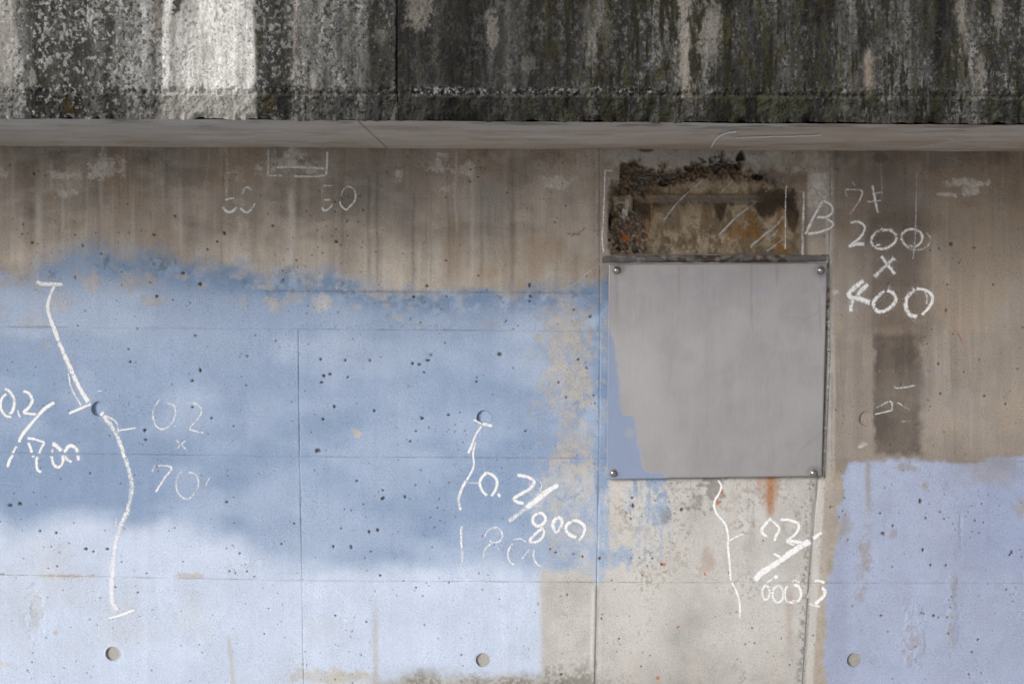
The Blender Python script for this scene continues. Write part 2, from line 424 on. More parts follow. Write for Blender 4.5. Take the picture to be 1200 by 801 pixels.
    for cu, cv, ru, rv, s in [(160, 330, 24, 12, .42), (176, 351, 16, 7, .5), (322, 355, 10, 9, .5), (377, 354, 12, 9, .5), (22, 326, 26, 10, .35), (105, 332, 12, 10, .4), (110, 325, 5, 10, .4), (40, 375, 20, 8, .25),
                              (70, 355, 10, 12, .35), (418, 507, 5, 5, .75), (55, 405, 5, 5, .4)]:
        mb = mb * (1 - blot(u, v, cu, cv, ru, rv, wn_, .3, .9) * s)
    sp = fbm(u / 15, v / 18, 5, 71, .7)
    sp2 = np.clip(.5 + (fbm(u / 9, v / 11, 5, 75, .8) - .5) * 1.5, 0, 1)
    bare = np.zeros(u.shape, np.float32)
    for cu, cv, ru, rv, s in [(668, 372, 26, 18, .5), (670, 420, 30, 44, 1), (680, 452, 18, 22, 1), (660, 395, 18, 22, .8), (676, 520, 22, 26, .85), (665, 560, 26, 26, .8), (690, 560, 12, 30, .8), (675, 620, 30, 34, .75), (690, 640, 12, 18, .4), (645, 600, 16, 20, .4)]:
        k_ = blot(u, v, cu, cv, ru * 1.05, rv * 1.05, sp2, .8, 1.35) * s * .72
        bare = np.maximum(bare, k_); mb = mb * (1 - k_ * .92)
    mb = mb * (1 - S(-4, 8, v - 664 + (sp - .5) * 26) * S(628, 642, u + (n_mid - .5) * 14))
    mb = np.maximum(mb, S(690, 698, u + (nb - .5) * 8) * (1 - S(706, 711, u + (n_fin - .5) * 4)) * S(345, 375, v) * (1 - S(676, 690, v - abs(u - 701) * 2 + (n_fin - .5) * 14)) * (.55 + .45 * S(.35, .5, sp)))
    edge_r = 713 + 0 * v
    mb = mb * (1 - S(-2, 3, u - edge_r))
    # drips under the plate's corner
    dr = S(708, 714, u) * (1 - S(775, 800, u + (n_mid - .5) * 40)) * S(556, 562, v) * (1 - S(590, 665, v + (n_ver2 - .5) * 170 + (n_mid - .5) * 60))
    mb = np.maximum(mb, dr * S(.44, .58, n_ver * .5 + sp * .5) * .85)
    mb = np.maximum(mb, blot(u, v, 728, 652, 16, 10, sp2, .6, 1.3) * .8)
    mb = np.maximum(mb, np.clip(streak(u, v, 774, 556, 612, 5, wob * 1.5) + streak(u, v, 768, 556, 590, 4, wob) + streak(u, v, 757, 590, 660, 2, wob) * .7 + streak(u, v, 781, 556, 596, 3, wob * 2), 0, 1) * S(.40, .55, sp2) * .85)
    # bottom: worn through to the concrete
    wear = S(784, 800, v + (n_mid - .5) * 22) * S(436, 446, u) * (1 - S(690, 700, u))
    tan = np.clip(blot(u, v, 380, 792, 34, 10, wn_, .4, .9) * .7 + np.exp(-((u - 440) / 3.2) ** 2) * S(690, 740, v) * .75 + np.exp(-((u - 268 - (v - 745) * .1) / 2.5) ** 2) * S(742, 752, v) * .7 + blot(u, v, 415, 796, 26, 9, wn_, .4, .9) * .5, 0, 1)
    flakes = np.clip(blot(u, v, 42, 718, 7, 22, wn3, .5, 1.6) * .4 + blot(u, v, 75, 675, 34, 3, wn_, .4, .6) * .7 + blot(u, v, 222, 674, 14, 3.5, wn_, .4, .6) * .8 + blot(u, v, 225, 722, 16, 22, wn3, .6, 1.6) * .16 + blot(u, v, 65, 741, 3, 3, None, .3) * .9 + blot(u, v, 5, 779, 8, 4, wn_, .3, .6) * .5, 0, 1)
    mb = mb * (1 - wear * .95) * (1 - tan) * (1 - flakes)
    pb = np.interp(u, [-900, 0, 100, 200, 290, 350, 400, 450, 490, 540, 590, 640], [600, 602, 612, 624, 634, 652, 664, 662, 646, 652, 668, 680]).astype(np.float32)
    n_cl = fbm(u / 85, v / 70, 4, 73)
    pale = S(-26, 24, v - pb + (n_cl - .5) * 70 + (n_mid - .5) * 10)
    cloud = np.clip(S(.42, .72, fbm(u / 120, v / 60, 3, 79)) * .42 + S(330, 350, v) * (1 - S(380, 450, v)) * .22 + blot(u, v, 190, 430, 130, 60, n_mid, .7, .5) * .22, 0, .6)
    pcol = mix(np.broadcast_to(BLUE, u.shape + (3,)), PALE, np.clip(cloud * .75, 0, 1))
    dk = np.clip((1 - S(8, 42, v - top)) * 1.0 * S(80, 150, u) * S(.30, .58, n_mid * .5 + wn_ * .5), 0, 1) + .5 * S(610, 690, u) * S(.45, .6, nb)
    pcol = mix(pcol, c3(.145, .225, .36), np.clip(dk, 0, 1) * .85)
    pcol = mix(pcol, c3(.12, .17, .21), (1 - S(6, 50, v - top)) * S(.53, .66, sp) * S(.45, .6, n_fin) * .8)
    pcol = mix(pcol, PALE, pale)
    pcol = mix(pcol, c3(.55, .60, .72), S(440, 560, u) * S(.5, .75, n_cl) * .12 * (1 - pale))
    pcol *= (0.93 + 0.14 * n_mid)[..., None]
    pcol *= (0.955 + 0.09 * n_fin)[..., None]
    # faint upright drags of the spray
    pcol *= (1 + (n_ver - .5) * .10 + (n_ver2 - .5) * .05)[..., None]
    # bleaching bare stain on lower panels
    pcol = mix(pcol, c3(.46, .45, .46), pale * S(.55, .75, n_big) * .35)
    sharp_end = 1 - S(630, 640, u + (n_fin - .5) * 9 + (n_ver2 - .5) * 5) * S(676, 692, v)
    mb = mb * sharp_end
    m_l = np.clip(mb, 0, 1)
    col = mix(col, c3(.435, .42, .395) * (.75 + .5 * n_fin)[..., None], np.clip(bare, 0, 1) * .8)
    col = mix(col, pcol, m_l * .97)
    # dirt line and moss at the foot of the view
    g = S(.40, .62, n_dot * .5 + n_mid * .5)
    dirt = S(778, 806, v + (n_mid - .5) * 30) * S(430, 445, u) * (1 - S(640, 820, u + (n_mid - .5) * 120))
    col = mix(col, c3(.17, .165, .14), np.clip(dirt, 0, 1) * (.35 + .5 * g))
    m = S(635, 640, u) * (1 - S(690, 697, u)) * S(750, 800, v) ; col = mix(col, c3(.20, .195, .17), m * g * .7)
    # --- blue paint, right
    bl = np.interp(v, [530, 548, 560, 580, 610, 625, 642, 665, 690, 720, 830, 1240], [1000, 992, 990, 986, 977, 984, 981, 976, 970, 968, 965, 962]).astype(np.float32)
    tp = np.interp(u, [960, 1000, 1025, 1060, 1090, 1140, 1170, 1250, 2300], [549, 541, 539, 537, 541, 541, 536, 533, 530]).astype(np.float32)
    mr = S(-2.5, 2.5, u - bl + (n_fin - .5) * 14) * S(-3, 4, v - tp + (n_fin - .5) * 8 + (nb - .5) * 6)
    thin = np.clip(streak(u, v, 1017, 540, 598, 3.2, wob) * .75 + blot(u, v, 1014, 650, 7, 24, wn3, .6, 1.8) * .7 + blot(u, v, 985, 615, 11, 14, wn3, .6, 1.6) * .7 + blot(u, v, 1009, 697, 6, 6, wn3, .6, 1.8) * .6 + blot(u, v, 1084, 568, 4, 5, wn_, .5, .6) * .8
                   + blot(u, v, 1047, 625, 4, 6, wn_, .5, .6) * .6 + blot(u, v, 1062, 548, 14, 5, wn_, .5, .8) * .55 + blot(u, v, 1165, 552, 32, 16, sp, .6, .8) * .5 + S(.60, .80, sp) * .16 + blot(u, v, 1195, 595, 8, 10, wn_, .5, .7) * .5
                   + blot(u, v, 1119, 690, 3, 30, wn_, .5, .9) * .35 + blot(u, v, 1068, 752, 8, 18, wn_, .5, 1.2) * .4 + blot(u, v, 1113, 742, 4, 20, wn_, .5, 1.1) * .4, 0, 1)
    rc = mix(np.broadcast_to(RBLUE, u.shape + (3,)), c3(.265, .32, .485), S(1090, 1180, u) * (1 - S(640, 700, v)) * .55)
    rc = mix(rc, c3(.235, .265, .40), np.clip(streak(u, v, 1036, 590, 634, 1.6, wob * .4) + blot(u, v, 1035, 594, 5, 6, None, .3) + blot(u, v, 1043, 593, 3, 8, None, .3) * .6 + blot(u, v, 1109, 569, 4, 6, wn_, .3, .4) * .8 + streak(u, v, 1158, 560, 640, 3, wob) * .4, 0, 1) * .65)
    rc = mix(rc, c3(.385, .44, .60), S(985, 1000, u) * (1 - S(1060, 1130, u)) * .5)
    rc *= (0.86 + .28 * n_big)[..., None]; rc *= (0.94 + .12 * n_mid)[..., None]; rc *= (0.94 + .12 * n_fin)[..., None]
    mr = mr * (1 - thin)
    col = mix(col, c3(.285, .275, .285) * (.8 + .4 * n_fin)[..., None], np.clip(thin, 0, 1) * S(985, 1000, u) * S(545, 555, v) * .7)
    col = mix(col, rc, mr * .95)
    paint = np.maximum(m_l, mr)
    # small marks in old crayon
    m = streak(u, v, 1124.5, 389, 400, 1.2, -(v - 394) * .45 + wob * .2, 4); col = mix(col, c3(.30, .09, .06), m * .8)
    # --- relief
    h = (fbm(u / 60, v / 60, 3, 83) - .5) * .0016 + (n_fin - .5) * .0007 * (1 - .4 * paint)
    h += -(.0009) * np.exp(-((v - 341.5 - (u - 500) * .006) / 1.3) ** 2) * S(300, 320, u) * (1 - S(690, 700, u))
    col = mix(col, col * .6, np.exp(-((v - 342 - (u - 500) * .006) / 1.4) ** 2) * S(295, 330, u) * (1 - S(690, 700, u)) * .6 * S(.3, .6, n_mid))
    h += .0012 * blot(u, v, 1070, 745, 12, 30, wn_, .4, 1.2) + .001 * blot(u, v, 1115, 720, 6, 40, wn_, .4, 1.2) - .001 * blot(u, v, 1126, 620, 2, 18, wn_, .4, .5)
    h -= .0009 * blot(u, v, 42, 718, 9, 26, wn_, .3, 1.2)
    h -= .0011 * S(5, 1, abs(v - 385 + 2)) * S(350, 380, u) * (1 - S(530, 540, u)) * S(.5, .6, n_dot)
    # --- broken-out concrete above the plate
    if u.max() > 690 and u.min() < 990 and v.min() < 320:
        na = fbm(u / 26, v / 20, 4, 91); nc = fbm(u / 6, v / 6, 4, 97, .65)
        cd, cv_ = cells(u / 4.6, v / 4.2, 101)
        inside = S(712, 719, u + (nc - .5) * 7) * (1 - S(934, 942, u + (nc - .5) * 9 + (na - .5) * 8)) * (1 - S(296, 300, v)) * S(-5, 5, v - np.interp(u, [700, 726, 727, 745, 760, 800, 830, 850, 868, 872, 900, 940], [214, 214, 190, 188, 196, 200, 190, 184, 188, 200, 206, 222]).astype(np.float32) + (nc - .5) * 18)
        agg = np.clip(S(-7, 7, np.interp(u, [700, 730, 760, 800, 830, 870, 900, 940], [222, 228, 224, 211, 206, 206, 213, 210]).astype(np.float32) - v + (nc - .5) * 16) * S(718, 726, u)
                      + blot(u, v, 735, 268, 18, 28, nc, .25, .7) + blot(u, v, 748, 285, 14, 14, nc, .3, .7), 0, 1) * inside
        sk = c3(.34, .275, .195)
        scol = np.broadcast_to(sk, u.shape + (3,)) * (.55 + .9 * na)[..., None] * (.85 + .3 * nc)[..., None]
        scol = mix(scol, c3(.13, .09, .055), S(.42, .62, fbm(u / 12, v / 26, 5, 103, .65)) * .75)
        scol = mix(scol, c3(.44, .375, .29), S(.56, .66, fbm(u / 9, v / 9, 4, 104, .7)) * S(255, 270, v) * (1 - S(840, 870, u)) * .6)
        scol = mix(scol, c3(.09, .07, .05), S(.52, .64, nc) * S(.45, .55, na) * .55)
        scol = mix(scol, c3(.10, .085, .07), S(282, 296, v + (nc - .5) * 20) * S(.42, .56, fbm(u / 15, v / 15, 3, 108)) * .75)
        scol = mix(scol, c3(.13, .115, .10), S(712, 716, u) * (1 - S(722, 732, u + (v - 240) * .2 + (nc - .5) * 8)) * S(215, 222, v) * (1 - S(262, 270, v)) * .8)
        scol = mix(scol, c3(.21, .115, .045), S(.5, .7, fbm(u / 20, v / 30, 3, 107)) * S(840, 870, u) * .9)
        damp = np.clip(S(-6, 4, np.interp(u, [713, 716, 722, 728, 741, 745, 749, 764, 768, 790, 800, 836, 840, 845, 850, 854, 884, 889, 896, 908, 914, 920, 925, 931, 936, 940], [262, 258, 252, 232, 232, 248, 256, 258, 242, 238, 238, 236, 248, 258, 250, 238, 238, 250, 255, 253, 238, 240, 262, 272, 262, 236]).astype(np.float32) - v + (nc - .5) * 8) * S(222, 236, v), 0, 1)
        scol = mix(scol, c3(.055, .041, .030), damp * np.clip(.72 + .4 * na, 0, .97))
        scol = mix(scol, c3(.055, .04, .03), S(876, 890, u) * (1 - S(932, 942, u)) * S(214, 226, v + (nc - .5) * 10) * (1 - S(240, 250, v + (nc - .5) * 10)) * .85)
        scol = mix(scol, c3(.13, .10, .075), S(776, 780, u + (na - .5) * 12) * (1 - S(796, 802, u + (na - .5) * 12)) * S(235, 245, v) * (1 - S(268, 276, v + (nc - .5) * 8)) * .6)
        scol = mix(scol, c3(.17, .15, .13), blot(u, v, 742, 258, 6, 8, nc, .3, .4) * .7)
        led = S(226, 229, v + (nc - .5) * 3) * (1 - S(236, 239, v + (nc - .5) * 3)) * S(745, 755, u) * (1 - S(880, 900, u))
        scol = mix(scol, c3(.235, .205, .175), led * .5)
        scol = mix(scol, c3(.205, .205, .215), blot(u, v, 915, 206, 24, 10, nc, .3, .7) * .8)
        scol = mix(scol, c3(.36, .30, .225), blot(u, v, 730, 240, 10, 24, nc, .3, .5) * .7 + blot(u, v, 805, 212, 26, 10, nc, .3, .5) * .6)
        acol = (c3(.20, .165, .13)[None, None, :] * (.62 + .75 * cv_)[..., None])
        acol = mix(acol, c3(.26, .13, .06), S(.7, .8, cv_) * .6)
        acol = mix(acol, c3(.36, .34, .31), S(.9, .95, cv_) * .7 * S(250, 260, v))
        acol = mix(acol, c3(.10, .075, .055), S(.32, .52, cd) * .6)
        scol = mix(scol, acol, agg)
        scol = mix(scol, c3(.50, .16, .03), blot(u, v, 734, 279, 4.2, 4.6, nc, .3, .4) * .95)
        scol = mix(scol, c3(.50, .48, .45), (blot(u, v, 735, 241, 3, 7, nc, .4, .9) + blot(u, v, 733, 250, 3, 5, nc, .4, .9)) * .7)
        scol = mix(scol, c3(.30, .17, .07), streak(u, v, 765, 222, 262, 1.8, wob) * .7 + streak(u, v, 759, 255, 285, 1.6, wob) * .6)
        col = mix(col, scol, inside)
        # grime around the break
        ring = np.clip(S(703, 714, u) * (1 - S(944, 952, u)) * S(180, 196, v) * (1 - inside) * (1 - S(302, 306, v)), 0, 1)
        col = mix(col, c3(.26, .235, .205), ring * .6 * S(.35, .6, nc))
        col = mix(col, c3(.17, .125, .085), np.clip(S(852, 870, u) * (1 - S(944, 948, u)) * S(196, 206, v + (nc - .5) * 16) * (1 - inside), 0, 1) * .7)
        col = mix(col, c3(.46, .45, .44), blot(u, v, 800, 182, 70, 9, nc, .5, 1.5) * .55 + blot(u, v, 900, 186, 30, 8, nc, .5, 1.5) * .45)
        col = mix(col, c3(.10, .085, .07), blot(u, v, 757, 175.5, 9, 3.2, None, .3) * .9)
        h = h - inside * (.010 + .006 * (na - .5) - .004 * led) - agg * (.004 + .006 * S(.1, .6, cd) * (.5 + 1.2 * cv_) + .010 * S(.4, .7, na)) - inside * (nc - .5) * .006
        for a, b, rr, q in ((855, 194.5, 12, 2.6), (843, 196, 4, 5), (890, 207, 6, 3), (868, 183, 4, 5), (760, 208, 9, 3), (790, 207, 8, 3), (731, 224, 6, 4), (753, 220, 5, 3), (812, 197, 6, 3), (780, 214, 5, 3), (715, 260, 2, 18), (727, 292, 6, 3), (746, 293, 5, 4)):
            k = blot(u, v, a, b, rr, q * .9, nc, .3, 1.5)
            h = h - k * .020; col = mix(col, c3(.035, .028, .022), k * .9)  # shade of the crevices painted near-black on top of their depth
    return col.astype(np.float32), h.astype(np.float32), np.clip(paint, 0, 1).astype(np.float32)

def stamp(u, v, col, h):
    """blow holes and tie holes, pressed into a panel's regular grid"""
    nv_, nu_ = u.shape
    um = u[nv_ // 2]; vm = v[:, nu_ // 2]
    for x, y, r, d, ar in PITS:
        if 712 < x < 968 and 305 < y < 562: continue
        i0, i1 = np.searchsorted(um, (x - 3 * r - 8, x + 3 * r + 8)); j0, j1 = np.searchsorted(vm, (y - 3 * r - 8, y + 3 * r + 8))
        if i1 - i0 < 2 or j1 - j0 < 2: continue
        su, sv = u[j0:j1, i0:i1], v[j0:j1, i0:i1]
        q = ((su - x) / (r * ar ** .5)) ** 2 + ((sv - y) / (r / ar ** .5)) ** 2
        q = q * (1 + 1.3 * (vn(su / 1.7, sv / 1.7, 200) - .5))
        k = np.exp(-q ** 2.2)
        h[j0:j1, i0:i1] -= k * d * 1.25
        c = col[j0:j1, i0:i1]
        col[j0:j1, i0:i1] = mix(c, c3(.10, .088, .074), np.clip(k * 1.1, 0, .88))  # bare brown inside the holes, darkened to paint in their shade
    for x, y in TIES:
        i0, i1 = np.searchsorted(um, (x - 20, x + 20)); j0, j1 = np.searchsorted(vm, (y - 20, y + 20))
        if i1 - i0 < 2 or j1 - j0 < 2: continue
        q = np.hypot(u[j0:j1, i0:i1] - x, v[j0:j1, i0:i1] - y)
        hh = h[j0:j1, i0:i1]
        base = float(hh[q > RT + 3].mean())
        w = 1 - S(RT + 1, RT + 6, q)
        hh = hh * (1 - w) + base * w
        h[j0:j1, i0:i1] = np.where(q < RT - .1, -.009, hh)
        TIE_H[(x, y)] = base
TIE_H = {}

# ------------------------------------------------------------------ ground
def ground():
    n = 60
    xs = np.sign(np.linspace(-1, 1, n)) * np.abs(np.linspace(-1, 1, n)) ** 3 * 400
    X, Y = np.meshgrid(xs, xs)
    Z = (fbm(X / 1.5, Y / 1.5, 2, 3) - .5) * .008
    P = np.stack([X, Y, Z], -1)
    o = grid_obj('ground', P, np.zeros(P.shape, np.float32) + .3, MAT_GROUND)
    tag(o, kind='structure')
ground()

# ------------------------------------------------------------------ concrete wall in shuttered panels
wall = tag(empty('concrete_wall', (0, 0, 0)), 'stained concrete wall with faded blue spray paint and white chalk notes', 'wall')
cols_at = {                                           # joints: (u at v) measured down the wall
    'a': ([160, 385, 537, 683, 830], [348, 349.5, 351, 354, 356.5]),
    'b': ([160, 232, 385, 537, 683, 830], [702, 702.5, 703, 702, 699.5, 696.5]),
    'c': ([160, 232, 385, 537, 683, 830], [973, 973, 971, 961, 948, 939]),
}
rows_at = [lambda u: 158 + u * .0058,
           lambda u: np.interp(u, [0, 350, 702, 960, 1200], [230.5, 231.5, 232.5, 231, 230.5]),
           lambda u: np.interp(u, [0, 350, 702, 960, 1200], [383, 385.5, 388, 390.5, 391.5]),
           lambda u: np.interp(u, [0, 350, 702, 960, 1200], [530, 535, 537, 539, 541]),
           lambda u: np.interp(u, [0, 100, 350, 702, 960, 1200], [673.2, 674.5, 680, 682, 682.8, 683.3]),
           lambda u: np.interp(u, [0, 350, 702, 960, 1200], [818, 825, 828, 829, 830]),
           lambda u: 975 + 0 * u, lambda u: 1120 + 0 * u]
Z0 = on_y(600, 1229)[2]
def joint_u(k, row, v):
    left = [-1050, -700, -352, -3]
    right = [1325, 1680, 2035, 2390]
    if k < 4: return left[k]
    if k == 4: return float(np.interp(v, *cols_at['a']))
    if k == 5: return float(np.interp(v, *cols_at['b']))
    if k == 6: return float(np.interp(v, *cols_at['c']))
    return right[k - 7]
def corner(k, r):
    u = joint_u(k, r, 400)
    if r == 8:
        p = on_y(joint_u(k, r, 1120), 1120); return np.array([p[0], 0, -0.01])
    v = float(rows_at[r](u))
    for _ in range(3):
        u = joint_u(k, r, v); v = float(rows_at[r](u))
    return on_y(u, v)
rnd = random.Random(9)
HGRID = {}
def make_panel(k, r):
    A, B, C_, D_ = corner(k, r), corner(k + 1, r), corner(k + 1, r + 1), corner(k, r + 1)
    inview = 3 <= k <= 6 and r <= 4
    step = .0017 if inview else .008
    w = max(np.linalg.norm(B - A), np.linalg.norm(C_ - D_)); hgt = max(np.linalg.norm(D_ - A), np.linalg.norm(C_ - B))
    nu, nv = max(8, int(w / step)), max(6, int(hgt / step))
    s = np.linspace(0, 1, nu); t = np.linspace(0, 1, nv)
    if inview and k == 6:                             # coarser where the bay runs out of the picture
        s = np.concatenate([np.linspace(0, .70, int(nu * .70)), np.linspace(.70, 1, int(nu * .08) + 4)[1:]])
    if inview and r == 4:
        t = np.concatenate([np.linspace(0, .86, int(nv * .86)), np.linspace(.86, 1, 8)[1:]])
    g = .00003                                         # half the joint's width
    s = np.clip(s, g / w, 1 - g / w); t = np.clip(t, g / hgt, 1 - g / hgt)
    s_, t_ = np.meshgrid(s, t)
    P = ((1 - t_) * (1 - s_))[..., None] * A + ((1 - t_) * s_)[..., None] * B + (t_ * s_)[..., None] * C_ + (t_ * (1 - s_))[..., None] * D_
    u, v = proj(P)
    col, h, paint = wall_fields(u, v)
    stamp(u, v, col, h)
    # edges turn back into the joint
    du = np.minimum(s_ * w, (1 - s_) * w); dv = np.minimum(t_ * hgt, (1 - t_) * hgt)
    nn = fbm(u / 20, v / 20, 3, 111)
    chip = .45 + 1.6 * S(.45, .75, nn) + 2.5 * S(.72, .85, nn)
    wu = .0017 * chip * (1.0 if k != 5 or r < 3 else 1.7); wv = .0013 * chip
    fr = .35 if r == 0 else 1.0
    eu = np.clip(1 - du / wu, 0, 1); ev = np.clip(1 - dv / wv, 0, 1)
    ju = np.where(s_ < .5, {4: .12 if r < 2 else .9}.get(k, 1.0), {3: .12 if r < 2 else .9}.get(k, 1.0))
    jv = np.where(t_ < .5, {0: 0, 1: .25}.get(r, .8), {0: .25}.get(r, .8)) * (.35 if k == 6 and r < 3 else 1)
    drop = np.maximum(eu * ju, ev * jv)
    brk2 = .45 + .55 * S(.38, .62, fbm(u / 55, v / 55, 3, 117))
    drop = drop * np.where(eu * ju > ev * jv, np.where((k == 5) | (k == 4), .9, .8), .8) * brk2
    h = h - .0017 * drop ** 1.2
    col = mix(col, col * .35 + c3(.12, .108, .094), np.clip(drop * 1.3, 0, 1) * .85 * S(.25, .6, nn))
    h = h + rnd.uniform(-.0003, .0003)
    P = P.copy(); P[..., 1] = -h
    o = grid_obj('wall_panel', P, col, MAT_WALL, wall, {'paint': paint})
    HGRID[(k, r)] = (u, v, h)
    return o
def wall_h(uu, vv):
    """height of the wall's face at photo pixels"""
    for (k, r), (u, v, h) in HGRID.items():
        if 3 <= k <= 6 and r <= 4:
            j = h.shape[0] // 2; i = h.shape[1] // 2
            if u[j, 0] <= uu <= u[j, -1] and v[0, i] - 2 <= vv <= v[-1, i] + 2:
                ii = int(np.clip(np.searchsorted(u[j], uu), 2, h.shape[1] - 3)); jj = int(np.clip(np.searchsorted(v[:, i], vv), 2, h.shape[0] - 3))
                return float(h[jj - 2:jj + 3, ii - 2:ii + 3].max())
    return .0006
for r in range(8):
    for k in range(10):
        make_panel(k, r)

def box(x0, x1, y0, y1, z0, z1):
    v = [(x, y, z) for x in (x0, x1) for y in (y0, y1) for z in (z0, z1)]
    f = [(0, 1, 3, 2), (4, 6, 7, 5), (0, 4, 5, 1), (2, 3, 7, 6), (0, 2, 6, 4), (1, 5, 7, 3)]
    return v, f
XL, XR = on_y(-1050, 400)[0], on_y(2390, 400)[0]
bv, bf = box(XL, XR, .034, .6, -.05, 2.9)
py_obj('wall_core', bv, bf, MAT_BACK, wall, smooth=False)

# tie-hole plugs: a sunk round mortar plug with its rim
for (x, y) in TIES:
    ctr = on_y(x, y); px = D / FPX * 1.0
    base = TIE_H.get((x, y), 0)
    V, F = [], []
    N = 40
    deep = {(115.5, 479): .0085, (567, 489): .0080, (1015, 490.5): .0040}.get((x, y), .0055)
    prof = [(RT + 2.2, -.0004, 0), (RT + .3, .00035, 0), (RT - .1, -.0004, 0), (RT - .3, 0, 1), (RT * .6, .0002, .9), (RT * .25, .0001, .8)]
    for rr, h0, tilt in prof:
        for k in range(N):
            a = 2 * math.pi * k / N
            hh = base + h0 - (deep * (.62 - .5 * (rr / RT) * math.cos(a - .5)) if tilt else 0)
            V.append((ctr[0] + rr * px * math.cos(a), -hh + .00008 * math.sin(3 * a + x), ctr[2] + rr * px * math.sin(a)))
    for j in range(len(prof) - 1):
        for k in range(N):
            F.append((j * N + k, j * N + (k + 1) % N, (j + 1) * N + (k + 1) % N, (j + 1) * N + k))
    F.append(tuple((len(prof) - 1) * N + k for k in range(N)))
    F = [f[::-1] for f in F]
    va = np.array(V); uu, vv = proj(va[None] * np.array([1, 0, 1]))
    cc, _, _ = wall_fields(uu, vv)
    cc = cc[0]
    if y > 700:
        cc[3 * N:] = c3(.34, .325, .305) * (1.0 if x < 900 else .78) + np.random.RandomState(3).rand(len(cc) - 3 * N, 1) * .03
    py_obj('tie_hole_plug', V, F, MAT_WALL, wall, smooth=False, col=cc)

# loose aggregate showing in the break
def aggregate():
    rs = np.random.RandomState(4)
    V, F, CC = [], [], []
    ico = [(0, 0, 1), (.894, 0, .447), (.276, .851, .447), (-.724, .526, .447), (-.724, -.526, .447), (.276, -.851, .447),
           (.724, .526, -.447), (-.276, .851, -.447), (-.894, 0, -.447), (-.276, -.851, -.447), (.724, -.526, -.447), (0, 0, -1)]
    fac = [(0, 1, 2), (0, 2, 3), (0, 3, 4), (0, 4, 5), (0, 5, 1), (1, 6, 2), (2, 7, 3), (3, 8, 4), (4, 9, 5), (5, 10, 1),
           (6, 7, 2), (7, 8, 3), (8, 9, 4), (9, 10, 5), (10, 6, 1), (6, 11, 7), (7, 11, 8), (8, 11, 9), (9, 11, 10), (10, 11, 6)]
    pal = [(.15, .12, .09), (.19, .155, .12), (.11, .09, .07), (.20, .12, .065), (.22, .19, .16), (.08, .07, .055)]
    spots = []
    for _ in range(5):
        x = rs.uniform(724, 905); top_ = np.interp(x, [720, 730, 760, 800, 830, 870, 905], [192, 192, 196, 196, 188, 188, 200]); bot = np.interp(x, [720, 730, 760, 800, 830, 870, 905], [226, 228, 226, 210, 204, 200, 206])
        spots.append((x, rs.uniform(top_, bot)))
    for _ in range(12):
        spots.append((735 + rs.normal() * 9, 270 + rs.normal() * 12))
    for _ in range(4):
        spots.append((748 + rs.normal() * 6, 286 + rs.normal() * 5))
    for x, y in spots:
        if not (718 < x < 935 and 186 < y < 298): continue
        p = on_y(x, y); r0 = rs.choice([.0018, .0023, .003, .004, .0055], p=[.3, .3, .22, .13, .05])
        R = np.array(Euler(rs.rand(3) * 6.28).to_matrix()); sc = np.array([1, rs.uniform(.6, 1), rs.uniform(.5, .9)]) * r0
        b = len(V)
        for q in ico:
            w = R @ (np.array(q) * sc * rs.uniform(.8, 1.15))
            V.append((p[0] + w[0], .0165 + w[1] + rs.uniform(-.0005, .0005), p[2] + w[2]))
        F.extend([(a + b, c + b, d + b) for a, c, d in fac])
        c = np.array(pal[rs.randint(len(pal))]) * rs.uniform(.7, 1.15)
        CC.extend([c] * 12)
    o = py_obj('exposed_aggregate', V, F, MAT_STONE, wall, smooth=False, col=CC)
    tag(o, 'coarse dark aggregate exposed where the concrete has broken away', kind='stuff')
aggregate()

# mortar beads round the plate
def bead(pts, wpx, hgt, colr, seed):
    pts = np.array(pts, float)
    L = np.cumsum(np.r_[0, np.hypot(*np.diff(pts, axis=0).T)])
    n = int(L[-1] / 1.5)
    q = np.stack([np.interp(np.linspace(0, L[-1], n), L, pts[:, i]) for i in (0, 1)], -1)
    tg = np.gradient(q, axis=0); tg /= np.linalg.norm(tg, axis=1)[:, None]
    nr = np.stack([-tg[:, 1], tg[:, 0]], -1)
    m = 9
    P = np.zeros((m, n, 3)); cc = np.zeros((m, n, 3), np.float32)
    for j in range(m):
        a = (j / (m - 1)) * 2 - 1
        jit = 1 + .5 * (fbm(q[:, 0] / 9 + j * .3, q[:, 1] / 9 + a, 3, seed) - .5)
        qq = q + nr * (a * wpx / 2 * jit)[:, None]
        for i in range(n):
            P[j, i] = on_y(qq[i, 0], qq[i, 1])
        hh = hgt * (1 - abs(a) ** 3) * (.75 + .5 * fbm(qq[:, 0] / 6, qq[:, 1] / 6, 3, seed + 4))
        P[j, :, 1] = -hh + .001
        nz = fbm(qq[:, 0] / 7, qq[:, 1] / 3, 4, seed + 9); nl = fbm(qq[:, 0] / 30, qq[:, 1] / 30, 2, seed + 14)
        c = np.array(colr)[None] * (.65 + .7 * nz)[:, None]
        c = np.where((nz > .66)[:, None], c * 1.5, c)
        c = np.where(((nl > .55) & (nz < .5))[:, None], c * np.array([.55, .45, .36]), c)
        cc[j] = c
    return grid_obj('mortar_bead', P, cc, MAT_STONE, wall)
bead([(706, 303.5), (800, 303.5), (905, 303), (971, 302.5)], 9, .004, (.135, .13, .13), 300)
bead([(969.5, 303), (971, 420), (967, 500), (964.5, 560)], 5, .0035, (.36, .35, .34), 320)

